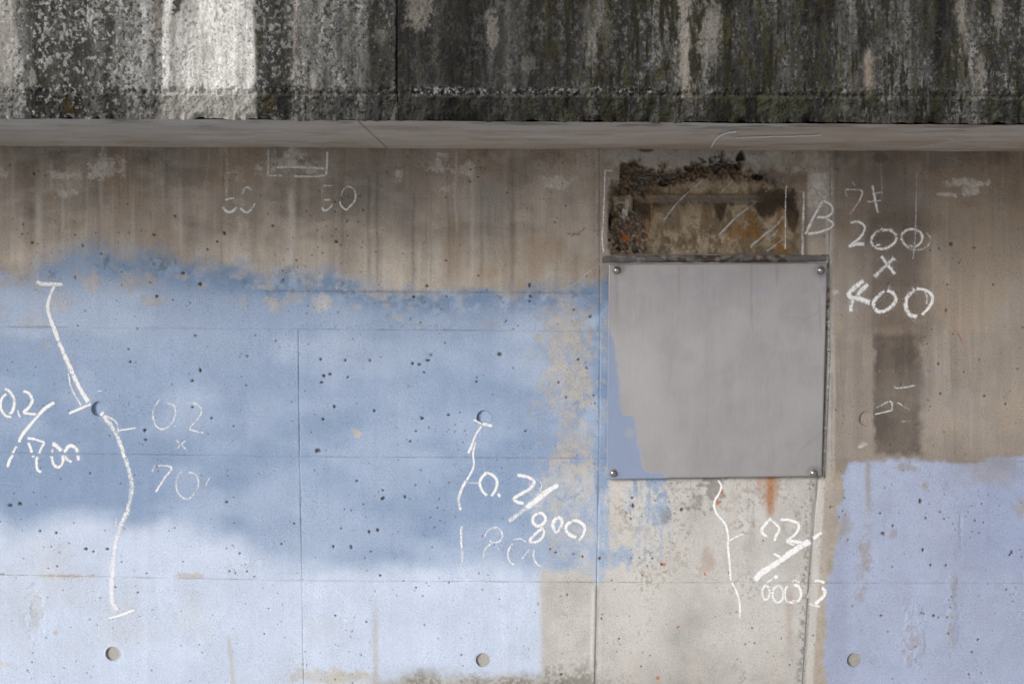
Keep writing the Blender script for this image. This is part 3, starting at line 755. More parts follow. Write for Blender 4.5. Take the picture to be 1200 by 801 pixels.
# ------------------------------------------------------------------ cover plate
plate_c = on_y(838, 435)
plate = tag(empty('cover_plate', (plate_c[0], -.004, plate_c[2])), 'square grey sheet metal cover plate bolted to the wall at four corners', 'cover plate')
CORN = [(713.5, 309.2), (969.5, 307.8), (963, 557.6), (710.8, 561)]
YP = -.0085
def make_plate():
    A, B, C_, D_ = [on_y(x, y, YP) for x, y in CORN]
    n = 210
    s = np.linspace(0, 1, n)
    s_, t_ = np.meshgrid(s, s)
    P = ((1 - t_) * (1 - s_))[..., None] * A + ((1 - t_) * s_)[..., None] * B + (t_ * s_)[..., None] * C_ + (t_ * (1 - s_))[..., None] * D_
    u, v = proj(P)
    n1 = fbm(u / 60, v / 60, 4, 121); n2 = fbm(u / 14, v / 14, 4, 127); nv_ = fbm(u / 16, v / 200, 3, 131)
    bend = .0012 * np.sin(s_ * math.pi * 1.1 + .2) * np.sin(t_ * math.pi) + (n1 - .5) * .0012
    # the rim is not perfectly straight
    P[..., 1] -= bend
    P[..., 2] += np.where(t_ < .012, (fbm(u / 18, v * 0, 3, 137) - .6) * .0012, 0)
    P[..., 2] += np.where(t_ > .988, (fbm(u / 22, v * 0, 3, 138) - .5) * .0010, 0)
    col = np.broadcast_to(c3(.385, .37, .382), u.shape + (3,)).copy()
    col *= (.93 + .14 * n1)[..., None]; col *= (.97 + .08 * n2)[..., None]; col *= (.93 + .14 * nv_)[..., None]
    col = mix(col, c3(.48, .465, .48), S(.48, .68, fbm((u + v * .45) / 60, (v - u * .3) / 40, 3, 139)) * .3 * (1 - S(400, 520, v)))
    col = mix(col, c3(.33, .33, .41), S(.55, .70, fbm(u / 18, v / 12, 4, 141)) * .35 * (1 - S(335, 385, v)))
    col = mix(col, c3(.24, .235, .23), S(.56, .72, fbm(u / 22, v / 90, 4, 143)) * .14)
    col = mix(col, c3(.47, .455, .465), S(-60, -6, u - 780 + (v - 560) * -.28) * (1 - S(0, 30, u - 745 - (v - 380) * .25)) * S(370, 400, v) * .5)   # rubbed band beside the paint
    col = mix(col, c3(.27, .27, .27), np.exp(-((u - 828.5 + (n2 - .5) * 2) / 1.0) ** 2) * .22 * S(.4, .6, n1) + np.exp(-((u - 823.5) / .9) ** 2) * S(300, 330, v) * (1 - S(335, 350, v)) * .4)
    rsd = np.random.RandomState(8)
    for _ in range(34):                                   # fine scratches
        a0, b0 = rsd.uniform(716, 960), rsd.uniform(312, 552); an = rsd.choice([rsd.uniform(-1.2, -.5), rsd.uniform(0, 3.1)]); ln = rsd.uniform(6, 34)
        dx, dy = math.cos(an), math.sin(an); al_ = (u - a0) * dx + (v - b0) * dy; ac = -(u - a0) * dy + (v - b0) * dx + .006 * al_ ** 2 * rsd.uniform(-1, 1)
        col = mix(col, c3(.50, .49, .49) if rsd.rand() < .65 else c3(.19, .185, .18), np.exp(-(ac / .75) ** 2) * (1 - S(ln * .6, ln, abs(al_))) * rsd.uniform(.06, .24))
    for cu_, b_, l_ in ((722.6, 322, 40), (961, 322, 60), (880, 309, 70), (795, 309, 40), (910, 309, 26)):     # run marks
        col = mix(col, c3(.21, .19, .17), streak(u, v, cu_, b_, b_ + l_, 1.6, (n2 - .5) * 3) * .3)
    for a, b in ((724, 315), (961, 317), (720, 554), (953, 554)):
        col = mix(col, c3(.17, .165, .16), (1 - S(5, 12, np.hypot(u - a - 1, v - b + 1) + (n2 - .5) * 5)) * .55)  # bolt shade painted onto the sheet, set slightly up and right
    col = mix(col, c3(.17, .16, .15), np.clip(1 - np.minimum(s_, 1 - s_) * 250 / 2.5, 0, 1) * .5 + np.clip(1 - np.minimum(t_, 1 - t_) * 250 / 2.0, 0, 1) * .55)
    col = mix(col, c3(.45, .44, .43), streak(u, v, 962, 330, 400, 2, (v - 340) * -.06) * .6)
    col = mix(col, c3(.42, .41, .41), streak(u, v, 826, 310, 325, 2, 0) * .5 + streak(u, v, 846, 310, 325, 1.6, 0) * .4 + streak(u, v, 753, 312, 330, 4, 0) * .3)
    # overspray
    eb = np.interp(v, [300, 385, 400, 430, 480, 486, 487.5, 500, 520, 536, 548, 553, 554.5, 562], [712, 713, 719, 723.5, 728, 730, 742, 744.5, 748.5, 750.5, 755, 760, 779, 783]).astype(np.float32)
    dd = u - eb + (n2 - .5) * 4
    pm = 1 - S(-3.5, 3.0, dd)
    pm = pm * (1 - blot(u, v, 738, 507, 5, 5, n2, .6, .5) * .5)
    pcol = c3(.205, .26, .385)[None, None, :] * (.93 + .14 * n1)[..., None]
    col = mix(col, pcol, pm * .93)
    bolts = [(722.6, 316.5), (961.3, 316.6), (718.6, 553.8), (952.9, 553.8)]
    inv = -np.array(plate.location)
    o = grid_obj('sheet', P + inv, col, MAT_PLATE, plate, {'paint': pm})
    sol = o.modifiers.new('thickness', 'SOLIDIFY'); sol.thickness = .0022; sol.offset = -1 if True else 1
    return o, bolts
sheet, bolts = make_plate()
def bolt_at(x, y, ang):
    c = on_y(x, y, YP - .0012) - np.array(plate.location)
    def lathe(prof, N, name, mat, parent, slot=False):
        V, F = [], []
        for r, d in prof:
            for k in range(N):
                a = 2 * math.pi * k / N + ang
                V.append((c[0] + r * math.cos(a), c[1] - d, c[2] + r * math.sin(a)))
        for j in range(len(prof) - 1):
            for k in range(N):
                F.append((j * N + k, (j + 1) * N + k, (j + 1) * N + (k + 1) % N, j * N + (k + 1) % N))
        F.append(tuple((len(prof) - 1) * N + k for k in range(N))[::-1])
        F = [f[::-1] for f in F]
        return py_obj(name, V, F, mat, parent, smooth=True)
    w = lathe([(.0088, -.0004), (.0088, .0010), (.0082, .0015), (.0058, .0016)], 24, 'washer', MAT_WASHER, plate)
    b = lathe([(.0062, .0012), (.0064, .0030), (.0060, .0046), (.0050, .0062), (.0034, .0073), (.0018, .0077)], 20, 'bolt', MAT_BOLT, plate)
    w.parent = b
for i, (x, y) in enumerate(bolts):
    bolt_at(x, y, i * .4)

# ------------------------------------------------------------------ overhanging ledge
ZS = on_y(600, 174.2)[2]
YE = on_z(600, 142.0, ZS)[1]                     # front edge of the soffit
CH = .030                                        # chamfer depth
YF = YE - CH
ZC = on_y(600, 109.5, YF)[2]
ZT = ZC + 1.0
over = tag(empty('concrete_ledge', (0, YE, ZS)), 'weathered overhanging concrete ledge with black mossy streaked face above the wall', 'ledge')
OI = np.array([0, YE, ZS])
def fascia_fields(u, v, below):
    n_big = fbm(u / 60, v / 130, 4, 151); n_mid = fbm(u / 16, v / 30, 4, 157); n_fin = fbm(u / 5, v / 6, 4, 163, .65); n_dot = fbm(u / 2.3, v / 2.3, 3, 167, .7)
    n_ver = fbm(u / 7, v / 110, 4, 173, .6); n_sp = fbm(u / 3.6, v / 4.2, 3, 179, .6)
    uw = u + (n_mid - .5) * 10 + (n_fin - .5) * 5
    base = np.interp(uw, [-400, -60, -10, 8, 20, 35, 55, 70, 100, 130, 142, 150, 172, 180, 188, 193, 215, 260, 296, 301, 308, 330, 342, 346, 352, 362, 400, 430, 455, 462, 466, 480, 560, 600, 640, 680, 720, 760, 785, 796, 802, 838, 846, 856, 880, 900, 920, 950, 1000, 1012, 1016, 1022, 1030, 1060, 1078, 1100, 1112, 1160, 1200, 1400, 2400],
                     [.16, .15, .34, .36, .19, .085, .10, .14, .125, .09, .12, .22, .23, .13, .15, .34, .38, .365, .34, .10, .08, .09, .11, .20, .15, .10, .11, .10, .085, .16, .042, .044, .036, .045, .05, .055, .05, .042, .055, .17, .20, .18, .055, .04, .048, .055, .045, .06, .052, .06, .12, .13, .07, .075, .045, .04, .068, .062, .066, .07, .08]).astype(np.float32)
    if below:
        base = base * .80 + .012
    lightw = np.interp(u, [185, 196, 296, 302], [0, 1, 1, 0]).astype(np.float32)
    tex = np.interp(u, [-100, 180, 195, 298, 305, 460, 470, 500, 560, 620, 700, 1200], [1, 1, .55, .55, 1, 1, .5, .25, .35, .7, 1, 1]).astype(np.float32)
    g = base * (.45 + 1.1 * n_big) * (1 + (n_ver - .5) * 1.1) * (1 + (n_mid - .5) * .9 * tex)
    band = S(.40, .62, fbm(u / 30 + (n_mid - .5) * .5, v / 420, 3, 185))
    g = g * (.45 + .75 * band) * np.where(lightw > .5, 1.12, .80)
    g = np.maximum(g, .010)
    lightness = S(.05, .45, base)
    # pale lichen crust and black spots
    crust = S(.55, .61, n_sp + (n_mid - .5) * .5 + (n_big - .5) * .35 + (lightness - .35) * .2)
    amt = np.interp(u, [-50, 0, 130, 300, 340, 460, 470, 600, 800, 1000, 1200], [.85, .72, .62, .5, .34, .22, .05, .08, .18, .14, .20]).astype(np.float32)
    col = g[..., None] * c3(1.0, .985, .95)
    col = mix(col, c3(.36, .355, .345) * (.55 + .9 * n_fin)[..., None], crust * amt * (1 - lightness * .4) * .85)
    clump = S(.50, .60, fbm(u / 8, v / 13, 4, 177, .65) + (n_ver - .5) * .5)
    col = mix(col, col * 1.8 + .008, clump * tex * (1 - lightness) * .5)
    blk = S(.60, .68, fbm(u / 2.8, v / 3.4, 3, 181, .6) + (n_mid - .5) * .35 - lightness * .03)
    col = mix(col, c3(.025, .025, .02), blk * tex * (.8 - .2 * lightness))
    fine = S(.60, .70, n_dot); col = mix(col, col * .5, fine * .5 * tex)
    fine = S(.60, .70, 1 - n_dot); col = mix(col, col * 1.3 + .01, fine * .4 * tex)
    # moss
    mossy = np.interp(u, [-50, 0, 290, 300, 330, 460, 600, 640, 760, 830, 860, 1000, 1100, 1200], [.3, .3, .15, .5, .3, .3, .15, .5, .8, .6, .8, .5, .55, .5]).astype(np.float32)
    mm = S(.54, .62, fbm(u / 8, v / 30, 4, 191, .7) + (n_fin - .5) * .4)
    col = mix(col, c3(.036, .034, .017) * (.4 + 1.2 * n_fin)[..., None], np.clip(mm * mossy * 1.1, 0, .85))
    mm = S(.565, .64, fbm(u / 5.5, v / 40, 4, 193, .7) + (n_sp - .5) * .35) * S(600, 680, u)
    col = mix(col, c3(.018, .016, .010), mm * .9)
    # tan run marks and scars with a place of their own
    for cu, a, b, w, s in ((184, -40, 40, 2.4, .5), (203, -40, 40, 2, .35), (1018, 60, 107, 4.5, .75), (808, 85, 120, 9, .3), (1131, 20, 60, 3, .4), (345, -40, 104, 1.6, .6), (1003, 85, 108, 3, .3), (188, 112, 138, 3, .6)):
        col = mix(col, c3(.24, .195, .16), streak(u, v, cu, a, b, w, (n_fin - .5) * 5) * s)
    for cu, cv, ru, rv, s in ((366, 95, 4, 9, .9), (492, 6, 14, 26, .42), (575, 35, 6, 24, .45), (571, 20, 4, 8, .3), (618, 75, 8, 8, .22), (803, 50, 7, 50, .7), (830, 40, 12, 40, .45), (700, 30, 14, 40, .25), (447, 40, 7, 10, .2), (5, 55, 9, 50, .5), (38, 92, 3, 9, .6), (218, 133, 3, 4, 0), (1125, 15, 6, 20, .4), (1150, 85, 6, 20, .5), (1170, 15, 5, 25, .35)):
        col = mix(col, c3(.26, .24, .215) * (.6 + .8 * n_fin)[..., None], blot(u, v, cu, cv, ru, rv, n_mid * .4 + n_fin * .3 + n_sp * .3, .35, 2.2) * s)
    for cu, cv, ru, rv, s in ((207, 5, 5, 11, .9), (812, 70, 4, 28, .9), (815, 20, 3, 8, .8), (665, 15, 6, 18, .7), (690, 10, 10, 25, .5), (1120, 45, 4, 26, .7), (1117, 90, 3, 12, .8), (930, 60, 4, 45, .6), (845, 85, 6, 18, .6), (647, 85, 4, 26, .5), (1022, 20, 4, 10, .8), (1019, 40, 2, 14, .7), (955, 90, 3, 20, .6), (705, 45, 5, 18, .4)):
        col = mix(col, c3(.022, .021, .014), blot(u, v, cu, cv, ru, rv, n_sp, .3, 1.2) * s)
    for cu, cv, ru, rv in ((84, 128, 7, 7), (318, 122, 4, 6), (77, 118, 4, 4)):
        col = mix(col, c3(.06, .04, .015), blot(u, v, cu, cv, ru, rv, n_sp, .4, .9) * .9)
    col = mix(col, c3(.32, .22, .13), blot(u, v, 219, 134, 3, 4, n_sp, .3, .5) * .7)
    # long joint
    j = np.exp(-((u - 465 - (v - 50) * .004 + (n_fin - .5) * 1.5) / .8) ** 2) * (.3 + .7 * S(.42, .55, n_mid)); col = mix(col, c3(.03, .03, .028), j * .8 * (not below))
    # arris: flecks of white lichen and dark gaps along the lower edge
    edge = np.exp(-((v - 107 - (n_mid - .5) * 4) / 4.2) ** 2)
    fl = np.interp(u, [0, 340, 440, 500, 560, 780, 860, 950, 1010, 1200], [0, .08, .2, .6, .4, .35, .08, .1, .06, .1]).astype(np.float32)
    col = mix(col, c3(.55, .55, .57), edge * S(.52, .62, fbm(u / 3.2, v / 3, 3, 197, .7)) * S(.40, .55, fbm(u / 26, v / 50, 2, 198)) * fl)
    dk = np.interp(u, [0, 180, 195, 300, 330, 1200], [.5, .4, .15, .15, .7, .8]).astype(np.float32)
    col = mix(col, c3(.025, .024, .02), np.exp(-((v - 108.5 - (n_mid - .5) * 3) / 2.6) ** 2) * S(.48, .60, fbm(u / 3.4, v / 3, 3, 199)) * dk)
    if below:
        wg = S(190, 196, u) * (1 - S(298, 303, u))
        col = mix(col, c3(.36, .345, .32) * (.8 + .4 * n_mid)[..., None], wg * .7)
        col = mix(col, c3(.06, .062, .042) * (.6 + .8 * n_fin)[..., None], (1 - wg) * S(.48, .62, n_mid) * mossy * .7)
    h = (n_fin - .5) * .0022 + (n_dot - .5) * .0008 + (n_mid - .5) * .002 + crust * amt * .0005 - blk * .0010
    rough_e = np.exp(-((v - 107) / 7) ** 2)
    h = h + rough_e * (fbm(u / 4.5, v / 4.5, 3, 215, .7) - .5) * .007 + (fbm(u / 11, v / 11, 3, 217) - .5) * .004 * (1.0 if below else .4)
    h = h - j * .003 * (not below)
    return col.astype(np.float32), h.astype(np.float32)

def xs_line(y, z):
    a = proj(np.array([[0.0, y, z], [1.0, y, z]]))[0]
    return lambda u: (u - a[0]) / (a[1] - a[0])
fx = xs_line(YF, ZC)
def fine_x(x0, x1, step=.0012, lim=(-60, 1260)):
    a, b = fx(lim[0]), fx(lim[1])
    out = []
    if x0 < a: out.append(np.arange(x0, min(a, x1), .005))
    lo, hi = max(x0, a), min(x1, b)
    if hi > lo: out.append(np.linspace(lo, hi, max(3, int((hi - lo) / step))))
    if x1 > b: out.append(np.arange(max(b, x0), x1, .005))
    xs = np.unique(np.concatenate(out + [np.array([x0, x1])]))
    return xs[np.r_[True, np.diff(xs) > 2e-4]]
SEG = [XL + .1, fx(-760), fx(465.3), fx(1690), XR - .1]
ROUND = .004
for i in range(4):
    g = .0006
    xs = fine_x(SEG[i] + g, SEG[i + 1] - g)
    # face: from the lower arris up past the top of the picture
    vis = on_y(600, -14, YF)[2]
    zs = np.concatenate([np.linspace(ZC, vis, int((vis - ZC) / .0012)), np.linspace(vis, ZT, 150)[1:]])
    X, Zg = np.meshgrid(xs, zs)
    P = np.stack([X, np.full_like(X, YF), Zg], -1)
    u, v = proj(P)
    col, h = fascia_fields(u, v, False)
    er = np.minimum(X - xs[0], xs[-1] - X); h = h - .0025 * np.clip(1 - er / (.0006 + .0030 * S(.4, .7, fbm(u / 9, v / 9, 3, 219))), 0, 1)
    rag = fbm(u / 7, v / 7, 3, 211)
    lo = np.clip(1 - (Zg - ZC) / (.010 * (.3 + 1.2 * rag)), 0, 1)
    h = h - lo ** 2 * .0035 - lo * S(.55, .7, rag) * .004
    P[..., 1] = YF - h
    hrow = h[0].copy(); crow = col[0].copy()
    o = grid_obj('face_block', P[::-1] - OI, col[::-1], MAT_FASCIA, over)
    # chamfer below it
    n = 38
    t = np.linspace(0, 1, n)
    X, T = np.meshgrid(xs, t)
    Pf = np.stack([X, YF + T * CH, ZC + T * (ZS - ZC)], -1)
    u, v = proj(Pf)
    col, h = fascia_fields(u, v, True)
    nrm = np.array([0, -(ZC - ZS), -CH]); nrm = nrm / np.linalg.norm(nrm)
    rag = fbm(u / 13, v * 0, 4, 221)
    lip = S(.72, 1, T); h = h * (1 - .4 * lip) - lip * (.001 + .016 * (rag - .5))
    # meet the face exactly along the arris
    P = Pf + nrm * h[..., None]
    P[0, :, 1] = YF - hrow; P[0, :, 2] = ZC
    k = np.linspace(0, 1, 6)[:, None]
    for a in range(1, 5):
        P[a] = P[a] * k[a] + (Pf[a] + np.array([0, -1, 0]) * hrow[:, None]) * (1 - k[a])
    o = grid_obj('chamfer_edge', P - OI, col, MAT_FASCIA, over)

# soffit slabs, split at the slanting joint
def soffit():
    j_w = on_z(452.5, 172.6, ZS); j_e = on_z(420.5, 142.8, ZS)
    for side in (0, 1):
        ny, nx = 70, 900
        t = np.linspace(0, 1, ny)
        xs_j = j_w[0] + (j_e[0] - j_w[0]) * t
        a = fine_x(XL + .1, XR - .1, .003)
        P = np.zeros((ny, 420, 3))
        for i in range(ny):
            y = YE * t[i] + .0012 * (i == ny - 1)
            if side == 0: x = np.concatenate([np.linspace(XL + .1, -1.05, 20), np.linspace(-1.05, xs_j[i] - .0006, 401)[1:]])
            else: x = np.concatenate([np.linspace(xs_j[i] + .0006, 1.05, 400), np.linspace(1.05, XR - .1, 21)[1:]])
            P[i, :, 0] = x; P[i, :, 1] = y; P[i, :, 2] = ZS
        X, Y = P[..., 0] * 600, P[..., 1] * 600
        nb = fbm(X / 120, Y / 60, 4, 231); nm = fbm(X / 34, Y / 26, 4, 237); nf = fbm(X / 8, Y / 8, 3, 241)
        col = np.broadcast_to(c3(.455, .40, .35), X.shape + (3,)) * (.80 + .4 * nb)[..., None] * (.88 + .24 * nm)[..., None] * (.95 + .1 * nf)[..., None]
        fr = P[..., 1] / YE                      # 1 at the front
        col = mix(col, c3(.42, .42, .41), S(.62, .95, fr + (nm - .5) * .5) * .5)
        col = mix(col, c3(.20, .185, .17), S(.60, .9, fr) * S(.54, .64, fbm(X / 60, Y / 40, 4, 251)) * .75)
        col = mix(col, c3(.36, .285, .22), S(.56, .70, fbm(X / 110, Y / 60, 4, 257)) * .6)
        col = mix(col, c3(.55, .53, .51), S(.58, .70, fbm(X / 80, Y / 50, 4, 263)) * .5)
        h = (nb - .5) * .003 + (nf - .5) * .0008
        d = np.abs(P[..., 0] - xs_j[:, None]); e = np.clip(1 - d / .002, 0, 1); h = h - .0014 * e
        drip = S(.96, 1, fr)
        P[..., 2] = ZS - h + drip * (-.0006)
        grid_obj('soffit_slab', (P if True else P) - OI, col, MAT_SOFFIT, over)
soffit()
# body of the ledge behind its faces
bv, bf = box(XL + .1, XR - .1, YF + .014, .3, ZC + .004, ZT)
bv2, bf2 = box(XL + .1, XR - .1, YE + .012, .3, ZS + .008, ZC + .003)
py_obj('ledge_core', [np.array(p) - OI for p in bv + bv2], bf + [tuple(i + 8 for i in f) for f in bf2], MAT_BACK, over, smooth=False)

# ------------------------------------------------------------------ chalk
CR = np.random.RandomState(21)
def resample(pts, step=1.6, smooth=True):
    p = np.array(pts, float)
    if len(p) > 2 and smooth:                        # Catmull-Rom
        q = []
        ext = np.vstack([2 * p[0] - p[1], p, 2 * p[-1] - p[-2]])
        for i in range(1, len(ext) - 2):
            a, b, c, d = ext[i - 1:i + 3]
            for t in np.linspace(0, 1, 9)[:-1]:
                q.append(.5 * ((2 * b) + (c - a) * t + (2 * a - 5 * b + 4 * c - d) * t * t + (3 * b - a - 3 * c + d) * t ** 3))
        q.append(p[-1]); p = np.array(q)
    L = np.cumsum(np.r_[0, np.hypot(*np.diff(p, axis=0).T)])
    n = max(3, int(L[-1] / step) + 1)
    s = np.linspace(0, L[-1], n)
    return np.stack([np.interp(s, L, p[:, i]) for i in (0, 1)], -1)
def chalk(name, label, strokes, off=(0, 0), sc=1.0, w=4.0, cov=.55, mat=None, place=None):
    """strokes: list of point lists, or (points, width, cover); photo pixels = off + point / sc"""
    V, F, A = [], [], []
    todo = []
    for st in strokes:
        todo.append(st if isinstance(st, tuple) and isinstance(st[0], list) else (st, w, cov))
        if todo[-1][2] > .4 and todo[-1][1] > 2.3: todo.append((todo[-1][0], todo[-1][1] * 2.2, -.22))      # dust either side
    for pts, ww, cc in todo:
        pts = [(off[0] + x / sc, off[1] + y / sc) for x, y in pts]
        q = resample(pts)
        n = len(q)
        tg = np.gradient(q, axis=0); tg /= np.maximum(np.linalg.norm(tg, axis=1), 1e-6)[:, None]
        nr = np.stack([-tg[:, 1], tg[:, 0]], -1)
        ph = CR.rand() * 50
        ar = np.arange(n) / 9.0 + ph
        wid = ww * 1.5 * (.8 + .4 * fbm(ar, ar * 0, 2, 401))
        prs = cc + (fbm(ar * .6, ar * 0 + 3, 2, 405) - .5) * .35
        wobx = (fbm(ar * .8, ar * 0 + 7, 2, 409) - .5) * .8
        m = 7
        b = len(V)
        for i in range(n):
            endf = min(1.0, (min(i, n - 1 - i) * 1.6 + .8) / (ww * .6))
            for j in range(m):
                a = j / (m - 1) * 2 - 1
                uu, vv = q[i] + nr[i] * (a * wid[i] / 2 + wobx[i])
                if place is None:
                    P = on_y(uu, vv); hh = wall_h(uu, vv); P[1] = -max(hh, -.016) - (.00045 if cc > 0 else .0003)
                else: P = place(uu, vv)
                V.append(P)
                A.append((prs[i] * (1 - abs(a) ** 2.5) - .35 * abs(a) ** 4) * endf)
        for i in range(n - 1):
            for j in range(m - 1):
                F.append((b + i * m + j, b + (i + 1) * m + j, b + (i + 1) * m + j + 1, b + i * m + j + 1))
    o = py_obj(name, V, F, mat or MAT_CHALK, wall if place is None else over)
    if place is not None:
        o.location = -OI
    at = o.data.attributes.new('cov', 'FLOAT', 'POINT'); at.data.foreach_set('value', np.array(A, np.float32))
    if label: o['label'] = label
    return o
def ring(cx, cy, rx, ry, a0=0, a1=360, n=14):
    return [(cx + rx * math.cos(math.radians(a0 + (a1 - a0) * k / n)), cy + ry * math.sin(math.radians(a0 + (a1 - a0) * k / n))) for k in range(n + 1)]

chalk('chalk_crack_line', 'long thick chalk line down the blue paint, ticked at both ends',
      [([(43, 329), (47, 332), (60, 333), (74, 333)], 4.5, .6), ([(64, 334), (59, 345), (56, 360), (60, 375), (66, 392), (69, 400)], 4.4, .6),
       ([(69, 400), (77.5, 420), (85, 437), (95, 457), (104, 471)], 4.8, .58), ([(113, 479), (118, 482), (121, 486)], 4, .7), ([(121, 486), (132, 500), (140, 517), (147, 537)], 4.8, .45),
       ([(147, 535), (152, 555), (155, 570), (151, 592), (149, 601)], 5.2, .38), ([(150, 598), (140, 620), (135, 642), (132, 667), (131, 687), (132, 705), (138, 716)], 5.2, .40),
       ([(127, 724), (142, 720), (158, 714)], 3, .7), ([(80, 437), (84, 455), (95, 475)], 2, .45), ([(81, 484), (95, 478), (107, 473)], 2.6, .7), ([(125, 487), (136, 494), (139, 503), (137, 512)], 2, .3), ([(139, 504), (159, 501)], 2, .45), ([(137, 606), (135, 618)], 1.8, .3), ([(114, 458), (119, 458)], 1.8, .5)])
chalk('chalk_inscription', 'bright chalk writing 0.2/700 at the far left edge',
      [([(40, 100), (75, 125), (105, 170), (112, 220), (100, 270), (75, 300)], 3.6, .68), ([(50, 140), (15, 180), (5, 235), (20, 280), (50, 315), (95, 320)], 2.8, .7), ([(140, 270), (150, 300), (160, 325)], 2, .6),
       ([(180, 122), (215, 130), (245, 165), (250, 205), (225, 250), (185, 285), (230, 295), (285, 300)], 3.2, .68), ([(425, 207), (350, 260), (280, 335), (215, 410), (165, 480), (150, 520)], 3.6, .7), ([(130, 550), (100, 605)], 3.2, .62), ([(102, 615), (75, 665), (58, 715)], 3.2, .66),
       ([(215, 490), (270, 495), (345, 520), (330, 555), (305, 610)], 3, .66), ([(225, 520), (240, 565), (252, 600)], 3.2, .66), ([(248, 632), (272, 626)], 2, .6), ([(290, 630), (285, 680), (295, 735), (325, 752)], 3.2, .66),
       ([(405, 530), (440, 545), (485, 590)], 4.2, .66), ([(415, 570), (405, 600)], 3, .5), ([(404, 625), (415, 680), (440, 712), (475, 705), (495, 660), (492, 620)], 3.2, .66), ([(505, 600), (525, 565), (552, 545), (590, 560), (612, 600)], 3.6, .66), ([(505, 625), (525, 655), (565, 674)], 3.2, .66), ([(612, 620), (615, 665)], 3.4, .66)],
      (0, 440), 6.673)
chalk('chalk_inscription', 'faint thin chalk writing 0.2 x 70 right of the long chalk line',
      [[(750, 270), (725, 310), (718, 350), (730, 390), (760, 410), (800, 390), (822, 340), (815, 300), (780, 285)], [(822, 393), (824, 404)], [(865, 290), (910, 290), (945, 315), (935, 350), (890, 405), (900, 415), (955, 428)],
       [(825, 460), (850, 485), (880, 512)], [(872, 462), (830, 500)], ([(715, 610), (730, 582), (805, 588), (770, 640), (730, 705)], 2.4, .36), [(855, 605), (830, 640), (828, 690), (850, 725), (880, 738), (915, 710), (932, 660), (915, 620), (885, 612)], ([(985, 635), (968, 665), (968, 695)], 2, .2)],
      (0, 400), 4, 2.2, .30)
chalk('chalk_crack_line', 'slender wavering chalk line hanging from a round plug in the middle of the blue paint',
      [([(1018, 366), (1058, 386)], 2, .6), ([(1058, 386), (1085, 390), (1108, 396)], 3.4, .7), ([(1060, 392), (1030, 440), (1010, 490), (995, 525)], 3, .55), ([(1030, 470), (1018, 520), (1022, 575), (1010, 610), (985, 650)], 2.4, .48), ([(985, 650), (965, 690), (950, 740), (960, 790)], 3.2, .5), ([(985, 660), (1050, 664)], 1.6, .35),
       ([(962, 860), (963, 950), (968, 1000), (966, 1040)], 3, .38), ([(966, 1040), (974, 1080)], 2, .1)], (300, 400), 4)
chalk('chalk_inscription', 'chalk writing 0.2/800 left of the cover plate corner, slash drawn thick',
      [[(230, 75), (195, 115), (185, 160), (205, 205), (235, 232)], [(230, 75), (275, 95), (300, 135), (290, 190), (260, 235)], ([(308, 215), (318, 245)], 3, .6), ([(435, 92), (500, 105), (548, 135), (525, 180), (460, 220), (415, 250), (440, 275), (480, 280)], 3.8, .6), ([(560, 115), (600, 150), (590, 200), (570, 225)], 1.5, .25), ([(530, 292), (600, 302)], 1.4, .3),
       ([(715, 155), (640, 200), (560, 265), (490, 320)], 6, .66), ([(490, 320), (420, 370), (380, 405)], 4.5, .42), ([(720, 170), (830, 148)], 1.6, .2), [(575, 350), (545, 370), (540, 410), (570, 435), (610, 420), (627, 385), (605, 350), (575, 350)], [(590, 435), (615, 470), (600, 515), (560, 540), (525, 540), (530, 518), (570, 475), (605, 450)],
       ([(700, 375), (675, 420), (690, 465), (705, 470), (735, 420), (730, 385), (700, 375)], 4, .56), ([(800, 405), (765, 430), (765, 470), (800, 500), (835, 510)], 4, .55), ([(800, 395), (850, 405), (885, 440), (880, 490), (850, 535)], 3.8, .58)],
      (530, 540), 5.723, 3.4, .58)
chalk('chalk_inscription', 'very faint thin chalk 80 beneath the bright 0.2/800',
      [[(220, 505), (240, 465), (290, 445), (325, 465), (335, 510), (310, 540), (270, 545), (250, 530)], [(270, 545), (220, 590), (208, 650)], ([(285, 550), (305, 580), (312, 620)], 1.8, .18), [(405, 550), (375, 600), (375, 650), (400, 685), (435, 692)], [(410, 525), (460, 520), (495, 540)], [(515, 590), (465, 655)], [(550, 590), (545, 640), (570, 690), (600, 705)]],
      (530, 540), 5.723, 2.2, .36)
chalk('chalk_crack_line', 'thin curving chalk line running down below the cover plate',
      [([(110, 20), (150, 90), (120, 180), (75, 260), (70, 340), (110, 430), (165, 490), (205, 560), (230, 660), (238, 740)], 2.6, .66)], (830, 560), 10)
chalk('chalk_crack_line', 'lower length of thin chalk line with a side tick beneath the plate',
      [([(205, 260), (208, 360), (215, 430), (220, 500), (228, 555)], 2.8, .55), ([(232, 565), (260, 620), (280, 680), (290, 750), (290, 830)], 2.6, .55), ([(290, 830), (288, 920)], 2, .25), ([(190, 278), (215, 266), (260, 240), (320, 217)], 2, .6)], (820, 590), 6.1625)
